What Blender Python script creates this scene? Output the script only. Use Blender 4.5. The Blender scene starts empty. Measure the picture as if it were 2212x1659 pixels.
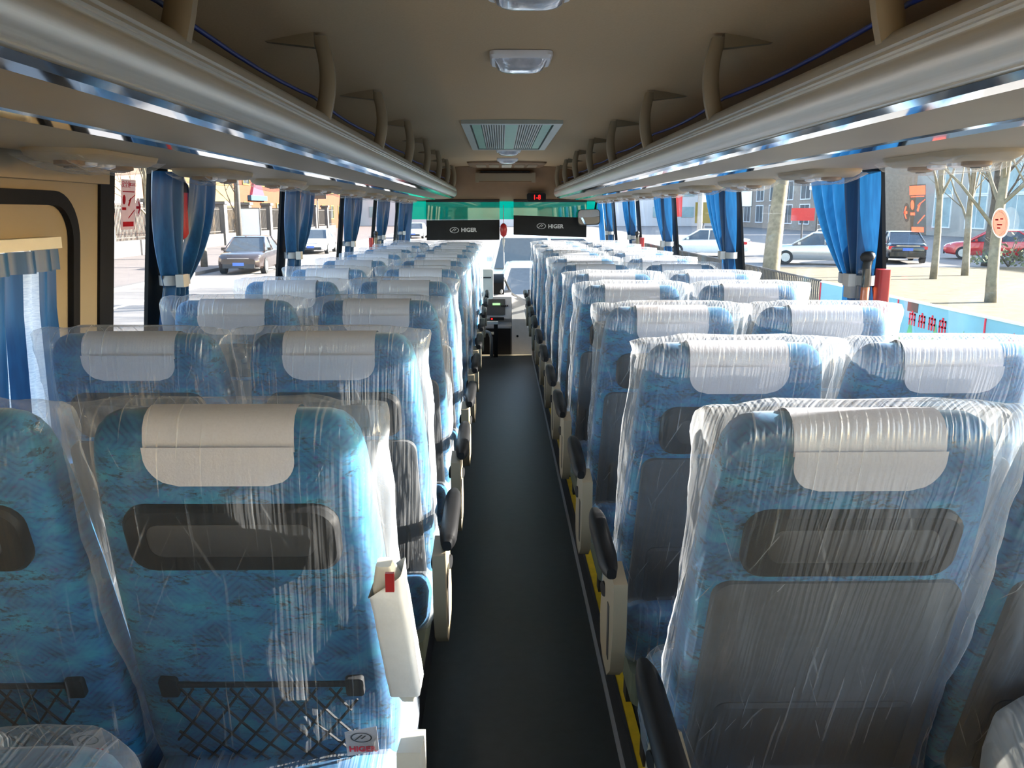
import bpy, math, random
from mathutils import Vector, Matrix, noise
random.seed(7)
R = math.radians
PI = math.pi
scene = bpy.context.scene
col = scene.collection

# ------------------------------------------------------------------ camera
F = 1800.0
cam_d = bpy.data.cameras.new('camera')
cam_d.sensor_width = 36.0
cam_d.lens = F / 2212 * 36.0
cam_d.clip_start = 0.02
cam_d.clip_end = 500
cam = bpy.data.objects.new('camera', cam_d)
col.objects.link(cam)
cam.location = (-0.055, 0.0, 1.45)
cam.rotation_euler = (R(90) - math.atan(370.5 / F), 0, R(-0.78))
scene.camera = cam

# ------------------------------------------------------------------ world, sun, exposure
SUN = Vector((1.0, 0.16, 0.33)).normalized()
w = bpy.data.worlds.new('world')
scene.world = w
w.use_nodes = True
nt = w.node_tree
bg = nt.nodes['Background']
sky = nt.nodes.new('ShaderNodeTexSky')
sky.sky_type = 'NISHITA'
sky.sun_disc = False
sky.sun_elevation = math.asin(SUN.z)
sky.sun_rotation = math.atan2(SUN.x, SUN.y)
sky.dust_density = 1.0
nt.links.new(sky.outputs[0], bg.inputs[0])
bg.inputs[1].default_value = 0.62
sun_d = bpy.data.lights.new('sun', 'SUN')
sun_d.energy = 21.0
sun_d.angle = R(0.6)
sun_d.color = (1.0, 0.945, 0.87)
sun = bpy.data.objects.new('sun', sun_d)
col.objects.link(sun)
sun.rotation_euler = SUN.to_track_quat('Z', 'Y').to_euler()
sun.location = SUN * 60
vs = scene.view_settings
vs.view_transform = 'Standard'
vs.look = 'None'
vs.gamma = 1.0
vs.use_curve_mapping = False
vs.exposure = 0.86
cy = scene.cycles
cy.max_bounces = 7
cy.diffuse_bounces = 4
cy.glossy_bounces = 3
cy.transmission_bounces = 4
cy.transparent_max_bounces = 16
cy.caustics_reflective = False
cy.caustics_refractive = False

# ------------------------------------------------------------------ materials
def new_mat(name):
    m = bpy.data.materials.new(name)
    m.use_nodes = True
    t = m.node_tree
    p = t.nodes['Principled BSDF']
    return m, t, p

def objtex(t, scale=(1, 1, 1)):
    tc = t.nodes.new('ShaderNodeTexCoord')
    mp = t.nodes.new('ShaderNodeMapping')
    mp.inputs['Scale'].default_value = scale
    t.links.new(tc.outputs['Object'], mp.inputs['Vector'])
    return mp.outputs[0]

def add_noise(t, vec, scale, detail=4, rough=0.6):
    n = t.nodes.new('ShaderNodeTexNoise')
    n.inputs['Scale'].default_value = scale
    n.inputs['Detail'].default_value = detail
    n.inputs['Roughness'].default_value = rough
    t.links.new(vec, n.inputs['Vector'])
    return n.outputs['Fac']

def ramp(t, fac, stops, interp='LINEAR'):
    r = t.nodes.new('ShaderNodeValToRGB')
    r.color_ramp.interpolation = interp
    e = r.color_ramp.elements
    while len(e) < len(stops):
        e.new(0.5)
    for el, (p, c) in zip(e, stops):
        el.position = p
        el.color = tuple(c) + (1,) if len(c) == 3 else c
    t.links.new(fac, r.inputs[0])
    return r.outputs[0]

def bump(t, p, h, strength=0.2, dist=0.01):
    b = t.nodes.new('ShaderNodeBump')
    b.inputs['Strength'].default_value = strength
    b.inputs['Distance'].default_value = dist
    t.links.new(h, b.inputs['Height'])
    t.links.new(b.outputs[0], p.inputs['Normal'])

def mat(name, c, rough=0.6, metal=0.0, var=0.08, scale=12, stretch=(1, 1, 1), bmp=0.0, spec=0.5, emit=None, es=1.0, coat=0.0):
    m, t, p = new_mat(name)
    v = objtex(t, stretch)
    n = add_noise(t, v, scale)
    lo = tuple(max(0, x * (1 - var)) for x in c)
    hi = tuple(min(1, x * (1 + var)) for x in c)
    t.links.new(ramp(t, n, [(0.3, lo), (0.7, hi)]), p.inputs['Base Color'])
    p.inputs['Roughness'].default_value = rough
    p.inputs['Metallic'].default_value = metal
    p.inputs['Specular IOR Level'].default_value = spec
    p.inputs['Coat Weight'].default_value = coat
    if bmp:
        bump(t, p, n, bmp, 0.004)
    if emit:
        p.inputs['Emission Color'].default_value = tuple(emit) + (1,)
        p.inputs['Emission Strength'].default_value = es
    return m

M = {}
# patterned blue moquette
def fabric():
    m, t, p = new_mat('blue_moquette')
    v = objtex(t, (1, 1, 2.1))
    a = add_noise(t, v, 14, 3, .55)
    base = ramp(t, a, [(.32, (.008, .055, .16)), (.48, (.012, .115, .30)), (.62, (.016, .20, .36)), (.78, (.03, .30, .42))])
    v2 = objtex(t, (1, 1, 2.6))
    b = add_noise(t, v2, 42, 5, .75)
    dark = ramp(t, b, [(.51, (0, 0, 0)), (.58, (1, 1, 1))])
    mx = t.nodes.new('ShaderNodeMixRGB')
    mx.inputs[2].default_value = (.006, .018, .035, 1)
    sc = t.nodes.new('ShaderNodeMath'); sc.operation = 'MULTIPLY'
    c2 = add_noise(t, v2, 9, 2, .5)
    c2r = ramp(t, c2, [(.42, (0, 0, 0)), (.58, (.95, .95, .95))])
    t.links.new(dark, sc.inputs[0]); t.links.new(c2r, sc.inputs[1])
    t.links.new(sc.outputs[0], mx.inputs[0]); t.links.new(base, mx.inputs[1])
    v3 = objtex(t, (1, 1, 1.7))
    pv = add_noise(t, v3, 70, 2, .6)
    pr = ramp(t, pv, [(.64, (0, 0, 0)), (.7, (.6, .6, .6))])
    mx2 = t.nodes.new('ShaderNodeMixRGB')
    mx2.inputs[2].default_value = (.07, .03, .20, 1)
    t.links.new(pr, mx2.inputs[0]); t.links.new(mx.outputs[0], mx2.inputs[1])
    # woven diamond key pattern
    v4 = t.nodes.new('ShaderNodeTexCoord')
    sep = t.nodes.new('ShaderNodeSeparateXYZ'); t.links.new(v4.outputs['Object'], sep.inputs[0])
    def tri(sock, k):
        a1 = t.nodes.new('ShaderNodeMath'); a1.operation = 'PINGPONG'; a1.inputs[1].default_value = k
        t.links.new(sock, a1.inputs[0]); return a1.outputs[0]
    ad = t.nodes.new('ShaderNodeMath'); ad.operation = 'ADD'
    t.links.new(tri(sep.outputs[0], .055), ad.inputs[0]); t.links.new(tri(sep.outputs[2], .055), ad.inputs[1])
    md = t.nodes.new('ShaderNodeMath'); md.operation = 'PINGPONG'; md.inputs[1].default_value = .006
    t.links.new(ad.outputs[0], md.inputs[0])
    kr = ramp(t, md.outputs[0], [(.0025, (0, 0, 0)), (.0035, (.22, .22, .22))])
    mx3 = t.nodes.new('ShaderNodeMixRGB')
    mx3.inputs[2].default_value = (.03, .26, .42, 1)
    t.links.new(kr, mx3.inputs[0]); t.links.new(mx2.outputs[0], mx3.inputs[1])
    t.links.new(mx3.outputs[0], p.inputs['Base Color'])
    p.inputs['Roughness'].default_value = .85
    p.inputs['Sheen Weight'].default_value = .25
    bump(t, p, b, .15, .003)
    return m
M['fabric'] = fabric()

def film(name, op=.13, tint=(.93, .94, .96), streak=.55, scl=9.0):
    m, t, p = new_mat(name)
    t.nodes.remove(p)
    out = t.nodes['Material Output']
    def mapped(scale, rot):
        tc = t.nodes.new('ShaderNodeTexCoord'); mp = t.nodes.new('ShaderNodeMapping')
        mp.vector_type = 'TEXTURE'
        mp.inputs['Rotation'].default_value = rot
        mp.inputs['Scale'].default_value = scale
        t.links.new(tc.outputs['Object'], mp.inputs['Vector'])
        return mp.outputs[0]
    # pale streaks painted in as fold highlights: only peaks of the stretched noise show
    n1 = add_noise(t, mapped((1, 40, 34), (0, R(4), 0)), 150, 1, .4)
    c1 = ramp(t, n1, [(.63, (0, 0, 0)), (.70, (.75,) * 3)])
    n2 = add_noise(t, mapped((1, 40, 26), (0, R(-20), 0)), 130, 1, .5)
    c2 = ramp(t, n2, [(.67, (0, 0, 0)), (.76, (.6,) * 3)])
    n4 = add_noise(t, mapped((1, 40, 24), (0, R(28), 0)), 130, 1, .5)
    c4 = ramp(t, n4, [(.69, (0, 0, 0)), (.78, (.55,) * 3)])
    n3 = add_noise(t, mapped((1, 1, 2.0), (0, R(10), 0)), 6.0, 2, .5)
    cl = ramp(t, n3, [(.48, (0, 0, 0)), (.80, (.30,) * 3)])
    a0 = t.nodes.new('ShaderNodeMath'); a0.operation = 'MAXIMUM'
    t.links.new(c2, a0.inputs[0]); t.links.new(c4, a0.inputs[1])
    a1 = t.nodes.new('ShaderNodeMath'); a1.operation = 'MAXIMUM'
    t.links.new(c1, a1.inputs[0]); t.links.new(a0.outputs[0], a1.inputs[1])
    gate = ramp(t, add_noise(t, objtex(t), 5.0, 1, .5), [(.38, (.15,) * 3), (.62, (1,) * 3)])
    g1 = t.nodes.new('ShaderNodeMath'); g1.operation = 'MULTIPLY'
    t.links.new(a1.outputs[0], g1.inputs[0]); t.links.new(gate, g1.inputs[1])
    a2 = t.nodes.new('ShaderNodeMath'); a2.operation = 'MAXIMUM'
    t.links.new(g1.outputs[0], a2.inputs[0]); t.links.new(cl, a2.inputs[1])
    a3 = t.nodes.new('ShaderNodeMath'); a3.operation = 'MULTIPLY_ADD'
    a3.inputs[1].default_value = streak; a3.inputs[2].default_value = op
    t.links.new(a2.outputs[0], a3.inputs[0])
    fr = t.nodes.new('ShaderNodeLayerWeight'); fr.inputs['Blend'].default_value = .25
    a4 = t.nodes.new('ShaderNodeMath'); a4.operation = 'MULTIPLY_ADD'; a4.inputs[1].default_value = .30
    a4.use_clamp = True
    t.links.new(fr.outputs['Facing'], a4.inputs[0]); t.links.new(a3.outputs[0], a4.inputs[2])
    bp = t.nodes.new('ShaderNodeBump'); bp.inputs['Strength'].default_value = .55; bp.inputs['Distance'].default_value = .012
    t.links.new(n1, bp.inputs['Height'])
    tr = t.nodes.new('ShaderNodeBsdfTransparent'); tr.inputs[0].default_value = (.97, .975, .98, 1)
    df = t.nodes.new('ShaderNodeBsdfDiffuse'); df.inputs[0].default_value = tint + (1,)
    tl = t.nodes.new('ShaderNodeBsdfTranslucent'); tl.inputs[0].default_value = tint + (1,)
    gl = t.nodes.new('ShaderNodeBsdfGlossy'); gl.inputs[0].default_value = (.9, .9, .9, 1); gl.inputs['Roughness'].default_value = .22
    for q in (df, tl, gl):
        t.links.new(bp.outputs[0], q.inputs['Normal'])
    m1 = t.nodes.new('ShaderNodeMixShader'); m1.inputs[0].default_value = .5
    t.links.new(df.outputs[0], m1.inputs[1]); t.links.new(tl.outputs[0], m1.inputs[2])
    m2 = t.nodes.new('ShaderNodeMixShader'); m2.inputs[0].default_value = .3
    t.links.new(m1.outputs[0], m2.inputs[1]); t.links.new(gl.outputs[0], m2.inputs[2])
    m3 = t.nodes.new('ShaderNodeMixShader')
    t.links.new(a4.outputs[0], m3.inputs[0]); t.links.new(tr.outputs[0], m3.inputs[1]); t.links.new(m2.outputs[0], m3.inputs[2])
    t.links.new(m3.outputs[0], out.inputs[0])
    return m
M['film'] = film('clear_plastic_film')
M['film_clear'] = film('thin_clear_film', op=.015, streak=.5)
M['film_milky'] = film('milky_plastic_film', op=.62, tint=(.94, .93, .88), streak=.35)

def glass(name, tint=(.96, .98, .97), gloss=.06):
    m, t, p = new_mat(name)
    t.nodes.remove(p)
    tr = t.nodes.new('ShaderNodeBsdfTransparent'); tr.inputs[0].default_value = tint + (1,)
    gl = t.nodes.new('ShaderNodeBsdfGlossy'); gl.inputs['Roughness'].default_value = .02
    n = add_noise(t, objtex(t), 3.0, 2)
    r = ramp(t, n, [(.3, (gloss * .8,) * 3), (.7, (gloss * 1.2,) * 3)])
    mx = t.nodes.new('ShaderNodeMixShader')
    t.links.new(r, mx.inputs[0]); t.links.new(tr.outputs[0], mx.inputs[1]); t.links.new(gl.outputs[0], mx.inputs[2])
    t.links.new(mx.outputs[0], t.nodes['Material Output'].inputs[0])
    return m
M['glass'] = glass('window_glass')
M['green_glass'] = glass('green_tint_glass', (.0, .62, .40), .02)
M['blind_film'] = glass('sun_blind_film', (.52, .64, .62), .10)
M['clear_acrylic'] = glass('clear_acrylic', (.85, .87, .87), .12)
M['sticker_film'] = glass('pale_sticker_film', (.80, .62, .56), .10)

M['white_cloth'] = mat('white_headrest_cloth', (.58, .57, .63), .9, var=.04, scale=300, bmp=.15)
M['black'] = mat('black_plastic', (.008, .008, .009), .5, var=.2, spec=.22)
M['rubber'] = mat('black_rubber', (.008, .008, .009), .65, var=.2, spec=.2)
M['charcoal'] = mat('charcoal_plastic', (.026, .026, .028), .6, var=.15)
M['grey_panel'] = mat('grey_seat_back_panel', (.062, .065, .072), .8, var=.1, scale=60, bmp=.1)
M['net'] = mat('black_elastic_net', (.012, .012, .014), .8)
M['beige'] = mat('beige_plastic', (.31, .25, .165), .5, var=.04, scale=5)
M['beige_dark'] = mat('beige_trim_plastic', (.205, .12, .058), .6, var=.05)
M['cream'] = mat('cream_plastic', (.68, .64, .54), .45, var=.04)
M['olive'] = mat('olive_grey_seat_shell', (.13, .145, .10), .5, var=.1)
M['ceiling'] = mat('ceiling_lining', (.50, .365, .22), .9, var=.05, scale=160, bmp=.12)
M['alu'] = mat('brushed_aluminium', (.74, .72, .67), .36, .6, var=.14, scale=60, stretch=(1, .01, 1))
M['alu_trim'] = mat('satin_lip_trim', (.48, .46, .42), .42, .3, var=.06, scale=60, stretch=(1, .01, 1))
M['chrome'] = mat('chrome_strip', (.82, .83, .85), .06, 1.0, var=.03)
M['mirror'] = mat('mirror_glass', (.9, .9, .9), .02, 1.0, var=.01)
M['carpet'] = mat('dark_green_grey_floor_vinyl', (.018, .022, .023), .45, var=.2, spec=.6, scale=26, bmp=.12)
M['platform'] = mat('dark_platform_vinyl', (.05, .055, .055), .6, var=.2, scale=30)
M['yellow'] = mat('yellow_step_edging', (.75, .48, .02), .5, var=.1, scale=30)
M['curtain'] = None
M['white_plastic'] = mat('white_plastic', (.72, .72, .74), .35, var=.03)
M['grey_plastic'] = mat('grey_plastic', (.32, .32, .33), .45, var=.06)
M['pale_grey'] = mat('pale_grey_dash', (.42, .41, .40), .5, var=.06)
M['cord'] = mat('blue_elastic_cord', (.01, .03, .22), .5, var=.2)
M['red_plastic'] = mat('red_plastic', (.34, .012, .016), .35, var=.1)
M['orange'] = mat('orange_grip', (.85, .16, .03), .45, var=.1)
M['paper'] = mat('white_paper_wrap', (.78, .77, .76), .85, var=.05, scale=20, bmp=.3)
M['belt'] = mat('black_seat_belt', (.015, .015, .016), .7, var=.2, scale=200)
M['ink_red'] = mat('red_print', (.75, .02, .05), .6, var=.05)
M['ink_orange'] = mat('orange_red_print', (.95, .10, .04), .6, var=.05)
M['ink_dark'] = mat('dark_print', (.05, .05, .05), .6, var=.05)
M['ink_grey'] = mat('pale_grey_print', (.55, .55, .57), .6, var=.05)
M['led'] = mat('red_led_digits', (.6, .0, .0), .5, emit=(1, .01, .01), es=2.2)
M['led_green'] = mat('green_lit_label', (.2, .5, .2), .5, emit=(.5, .9, .4), es=.5)
M['lamp_lens'] = mat('clear_prismatic_lens', (.72, .73, .78), .15, .25, var=.25, scale=18, bmp=.5, coat=.5)
M['grille'] = mat('pale_green_grey_grille', (.36, .40, .36), .4, .2, var=.06)
M['grille_green'] = mat('green_grille_strip', (.16, .42, .30), .4, .1, var=.06)

def curtain_mat():
    m, t, p = new_mat('blue_satin_curtain')
    n = add_noise(t, objtex(t, (30, 30, .4)), 3, 1)
    c = ramp(t, n, [(.35, (.007, .075, .22)), (.65, (.010, .10, .275))])
    t.links.new(c, p.inputs['Base Color'])
    p.inputs['Roughness'].default_value = .42
    p.inputs['Sheen Weight'].default_value = .2
    tl = t.nodes.new('ShaderNodeBsdfTranslucent'); t.links.new(c, tl.inputs[0])
    mx = t.nodes.new('ShaderNodeMixShader'); mx.inputs[0].default_value = .20
    t.links.new(p.outputs[0], mx.inputs[1]); t.links.new(tl.outputs[0], mx.inputs[2])
    t.links.new(mx.outputs[0], t.nodes['Material Output'].inputs[0])
    return m
M['curtain'] = curtain_mat()

def sheer_mat():
    m, t, p = new_mat('sheer_white_curtain_band')
    p.inputs['Base Color'].default_value = (.6, .66, .74, 1)
    p.inputs['Roughness'].default_value = .7
    n = add_noise(t, objtex(t, (8, 8, 40)), 8, 2)
    c = ramp(t, n, [(.3, (.5, .56, .66)), (.7, (.75, .78, .82))])
    t.links.new(c, p.inputs['Base Color'])
    tl = t.nodes.new('ShaderNodeBsdfTranslucent'); t.links.new(c, tl.inputs[0])
    mx = t.nodes.new('ShaderNodeMixShader'); mx.inputs[0].default_value = .7
    t.links.new(p.outputs[0], mx.inputs[1]); t.links.new(tl.outputs[0], mx.inputs[2])
    t.links.new(mx.outputs[0], t.nodes['Material Output'].inputs[0])
    return m
M['sheer'] = sheer_mat()

# exterior
M['asphalt'] = mat('pale_dusty_asphalt', (.165, .148, .135), .9, var=.12, scale=1.2)
M['pavement'] = mat('pale_pavement', (.135, .112, .102), .9, var=.1, scale=1.0)
M['kerb'] = mat('pale_kerb_stone', (.11, .10, .094), .9, var=.08, scale=2)
M['road_paint'] = mat('white_road_paint', (.8, .8, .78), .8, var=.05)
M['grass'] = mat('dry_yellow_grass', (.128, .094, .045), 1.0, var=.35, scale=2.5, bmp=.2)
M['bank'] = mat('pale_concrete_path', (.17, .155, .135), .9, var=.1, scale=1)
M['ochre'] = mat('ochre_yellow_render', (.15, .095, .038), .9, var=.08, scale=.6)
M['orange_wall'] = mat('orange_render', (.125, .030, .009), .9, var=.08, scale=.6)
M['pink_wall'] = mat('pinkish_render', (.135, .085, .065), .9, var=.06, scale=.6)
M['grey_wall'] = mat('grey_render', (.36, .34, .30), .9, var=.08, scale=.6)
M['pale_wall'] = mat('pale_render', (.62, .58, .56), .9, var=.05, scale=.5)
M['brown_wall'] = mat('brown_brick_wall', (.30, .25, .20), .9, var=.15, scale=3)
M['stone'] = mat('grey_stone', (.10, .092, .085), .9, var=.1, scale=2)
M['iron'] = mat('dark_iron', (.05, .045, .04), .6, var=.2)
M['yellow_frame'] = mat('yellow_window_frame', (.20, .145, .02), .7, var=.05)
M['white_frame'] = mat('white_window_frame', (.7, .7, .68), .6, var=.05)
M['dark_pane'] = mat('dark_window_pane', (.05, .06, .07), .12, var=.3, scale=1)
M['pale_pane'] = mat('pale_window_pane', (.32, .42, .42), .15, var=.15, scale=1)
M['bark'] = mat('pale_plane_bark', (.20, .17, .115), .9, var=.3, scale=6, bmp=.4)
M['bark_dark'] = mat('grey_brown_bark', (.10, .08, .06), .9, var=.3, scale=8, bmp=.4)
M['shrub'] = mat('dull_winter_shrub', (.13, .14, .07), .95, var=.4, scale=6)
M['banner'] = mat('sky_blue_banner', (.19, .44, .50), .6, var=.08, scale=.8)
M['banner_green'] = mat('green_banner_print', (.12, .42, .16), .6, var=.2, scale=3)
M['banner_edge'] = mat('white_banner_edge', (.8, .82, .82), .6, var=.03)
M['tyre'] = mat('car_tyre', (.02, .02, .02), .8, var=.2)
M['hub'] = mat('alloy_hub', (.45, .46, .48), .35, .8, var=.1)
M['car_glass'] = mat('dark_car_glass', (.05, .06, .07), .05, var=.1, spec=.8)
M['headlight'] = mat('headlight_lens', (.75, .77, .8), .1, .2, var=.1, coat=1)
M['taillight'] = mat('tail_light_lens', (.6, .01, .02), .2, var=.1, coat=1)
M['plate_blue'] = mat('blue_number_plate', (.08, .16, .5), .5, var=.05)
M['sign_green'] = mat('green_shop_sign', (.02, .38, .16), .5, var=.05)
M['sign_red'] = mat('red_shop_sign', (.62, .05, .04), .6, var=.05)
M['sign_white'] = mat('white_board', (.8, .8, .78), .6, var=.03)
M['pink_sign'] = mat('pink_sign', (.20, .028, .05), .6, var=.05)
M['blue_sign'] = mat('blue_sign', (.025, .09, .15), .6, var=.05)
def paint(name, c, metal=.3):
    return mat(name, c, .22, metal, var=.04, coat=.8)
M['paint_dark'] = paint('dark_brown_car_paint', (.05, .035, .03))
M['paint_white'] = paint('white_car_paint', (.8, .8, .8), 0)
M['paint_silver'] = paint('silver_car_paint', (.5, .5, .5), .5)
M['paint_black'] = paint('black_car_paint', (.02, .022, .026))
M['paint_red'] = paint('red_car_paint', (.5, .02, .025), .1)
M['paint_beige'] = paint('beige_car_paint', (.55, .48, .36), .2)

# ------------------------------------------------------------------ mesh helpers
class MB:
    def __init__(s):
        s.v = []; s.f = []; s.mi = []; s.cur = 0
    def box(s, x0, x1, y0, y1, z0, z1):
        b = len(s.v)
        s.v += [(x, y, z) for z in (z0, z1) for y in (y0, y1) for x in (x0, x1)]
        for q in ((0, 2, 3, 1), (4, 5, 7, 6), (0, 1, 5, 4), (2, 6, 7, 3), (0, 4, 6, 2), (1, 3, 7, 5)):
            s.f.append(tuple(b + i for i in q))
        return s
    def hexa(s, pts):
        b = len(s.v); s.v += [tuple(p) for p in pts]
        for q in ((0, 2, 3, 1), (4, 5, 7, 6), (0, 1, 5, 4), (2, 6, 7, 3), (0, 4, 6, 2), (1, 3, 7, 5)):
            s.f.append(tuple(b + i for i in q))
        return s
    def loft(s, rings, cap0=True, cap1=True, closed=True):
        b = len(s.v); n = len(rings[0])
        for r in rings: s.v += [tuple(p) for p in r]
        for i in range(len(rings) - 1):
            for j in range(n if closed else n - 1):
                k = (j + 1) % n
                s.f.append((b + i * n + j, b + i * n + k, b + (i + 1) * n + k, b + (i + 1) * n + j))
        if cap0: s.f.append(tuple(b + j for j in reversed(range(n))))
        if cap1: s.f.append(tuple(b + (len(rings) - 1) * n + j for j in range(n)))
        return s
    def grid(s, nu, nv, fn):
        b = len(s.v)
        for i in range(nu + 1):
            for j in range(nv + 1):
                s.v.append(tuple(fn(i / nu, j / nv)))
        for i in range(nu):
            for j in range(nv):
                a = b + i * (nv + 1) + j
                s.f.append((a, a + nv + 1, a + nv + 2, a + 1))
        return s
    def tube(s, pts, r, n=8, cap=True):
        pts = [Vector(p) for p in pts]
        rr = r if isinstance(r, (list, tuple)) else [r] * len(pts)
        rings = []
        a = None
        for i, p in enumerate(pts):
            d = (pts[min(i + 1, len(pts) - 1)] - pts[max(i - 1, 0)]).normalized()
            if a is None:
                a = d.cross(Vector((0, 0, 1)))
                if a.length < .3: a = d.cross(Vector((1, 0, 0)))
            else:
                a = a - d * a.dot(d)
            a.normalize(); c = a.cross(d)
            rings.append([p + (a * math.cos(t * 2 * PI / n) + c * math.sin(t * 2 * PI / n)) * rr[i] for t in range(n)])
        return s.loft(rings, cap, cap)
    def prism(s, poly, a, b, axis='y'):
        def P(u, v, h):
            return {'y': (u, h, v), 'x': (h, u, v), 'z': (u, v, h)}[axis]
        return s.loft([[P(u, v, a) for u, v in poly], [P(u, v, b) for u, v in poly]])
    def xf(s, fn, start=0):
        for i in range(start, len(s.v)):
            s.v[i] = tuple(fn(Vector(s.v[i])))
        return s
    def build(s, name, m, parent=None, smooth=False, solid=0.0):
        me = bpy.data.meshes.new(name)
        me.from_pydata(s.v, [], s.f)
        me.materials.append(M[m] if isinstance(m, str) else m)
        if smooth:
            me.shade_smooth()
            if smooth is not True:
                try: me.set_sharp_from_angle(angle=smooth)
                except Exception: pass
        me.update()
        o = bpy.data.objects.new(name, me)
        col.objects.link(o)
        if parent is not None: o.parent = parent
        return o

def rrect(hw, hh, r, n=4):
    pts = []
    for cx, cy_, a0 in ((hw - r, hh - r, 0), (-hw + r, hh - r, 90), (-hw + r, -hh + r, 180), (hw - r, -hh + r, 270)):
        for i in range(n + 1):
            a = R(a0 + 90 * i / n)
            pts.append((cx + r * math.cos(a), cy_ + r * math.sin(a)))
    return pts

def superell(hw, hh, n, cnt):
    pts = []
    for i in range(cnt):
        a = 2 * PI * i / cnt
        c, s_ = math.cos(a), math.sin(a)
        pts.append((hw * math.copysign(abs(c) ** (2 / n), c), hh * math.copysign(abs(s_) ** (2 / n), s_)))
    return pts

def empty(name, loc=(0, 0, 0), rz=0.0):
    o = bpy.data.objects.new(name, None)
    col.objects.link(o)
    o.location = loc
    o.rotation_euler = (0, 0, rz)
    o.empty_display_size = .1
    return o

def tag(o, label, cat, group=None):
    o['label'] = label; o['category'] = cat
    if group: o['group'] = group
    return o

def struct(o, label=None):
    o['kind'] = 'structure'
    if label: o['label'] = label
    return o

def copy_tree(o, parent=None):
    c = o.copy(); col.objects.link(c); c.parent = parent
    for ch in list(o.children):
        copy_tree(ch, c)
    return c

def text(body, size, m, parent=None, name='lettering', ext=.0008, loc=(0, 0, 0), rot=(0, 0, 0), align='CENTER', sx=1.0, bold=0.0):
    cu = bpy.data.curves.new(name, 'FONT')
    cu.body = body; cu.size = size; cu.extrude = ext; cu.offset = size * bold
    cu.align_x = align; cu.align_y = 'CENTER'
    cu.materials.append(M[m])
    tmp = bpy.data.objects.new(name + '_curve', cu)
    col.objects.link(tmp)
    dg = bpy.context.evaluated_depsgraph_get()
    me = bpy.data.meshes.new_from_object(tmp.evaluated_get(dg))
    bpy.data.objects.remove(tmp); bpy.data.curves.remove(cu)
    me.materials.clear(); me.materials.append(M[m])
    o = bpy.data.objects.new(name, me)
    col.objects.link(o)
    o.location = loc; o.rotation_euler = rot; o.scale = (sx, 1, 1)
    if parent is not None: o.parent = parent
    return o

# ------------------------------------------------------------------ the bus shell
YR, YF = -1.3, 9.9          # rear wall, windscreen
SILL, WTOP, ROOF = .86, 1.60, 1.95
def wx(z):                  # half width of the side wall (leans in towards the roof)
    if z <= SILL: return 1.22
    return 1.22 - (z - SILL) * .105
PIL = [-.45, 1.15, 2.75, 4.35, 5.95, 7.5, 9.1]     # window pillars

# floor
fl = MB().box(-.29, .276, YR, 8.5, -.06, 0).build('floor', 'carpet'); struct(fl, 'dark grey-green vinyl aisle floor')
fe = MB().box(-.285, .285, 8.47, 8.53, -.30, .006).build('trim_5', 'beige'); struct(fe, 'pale step edge at the end of the aisle')
ff = MB().box(-1.2, 1.2, 8.53, YF, -.36, -.28).build('floor_front', 'platform'); struct(ff, 'lowered floor beside the dashboard')
for i, sx in enumerate((-1, 1)):
    E = .278 if sx > 0 else .292
    a, b = sorted((sx * E, sx * 1.24))
    o = MB().box(a, b, YR, 8.5, -.06, .10).build('floor_platform', 'platform'); struct(o, 'raised dark seat platform')
    a, b = sorted((sx * (E + .003), sx * (E + .030)))
    o = MB().box(a, b, YR, 8.5, .10, .106).build('trim_%d' % (i + 1), 'yellow'); struct(o, 'yellow edging strip of the seat platform')
    a, b = sorted((sx * (E - .006), sx * (E + .003)))
    o = MB().box(a, b, YR, 8.5, .0, .108).build('trim_%d' % (i + 3), 'charcoal'); struct(o, 'black aluminium-edged step nosing')
    if sx > 0:
        p_ = MB().box(.262, .272, YR, 8.5, .0, .012).build('edge_strip', 'grey_plastic', o)

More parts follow.
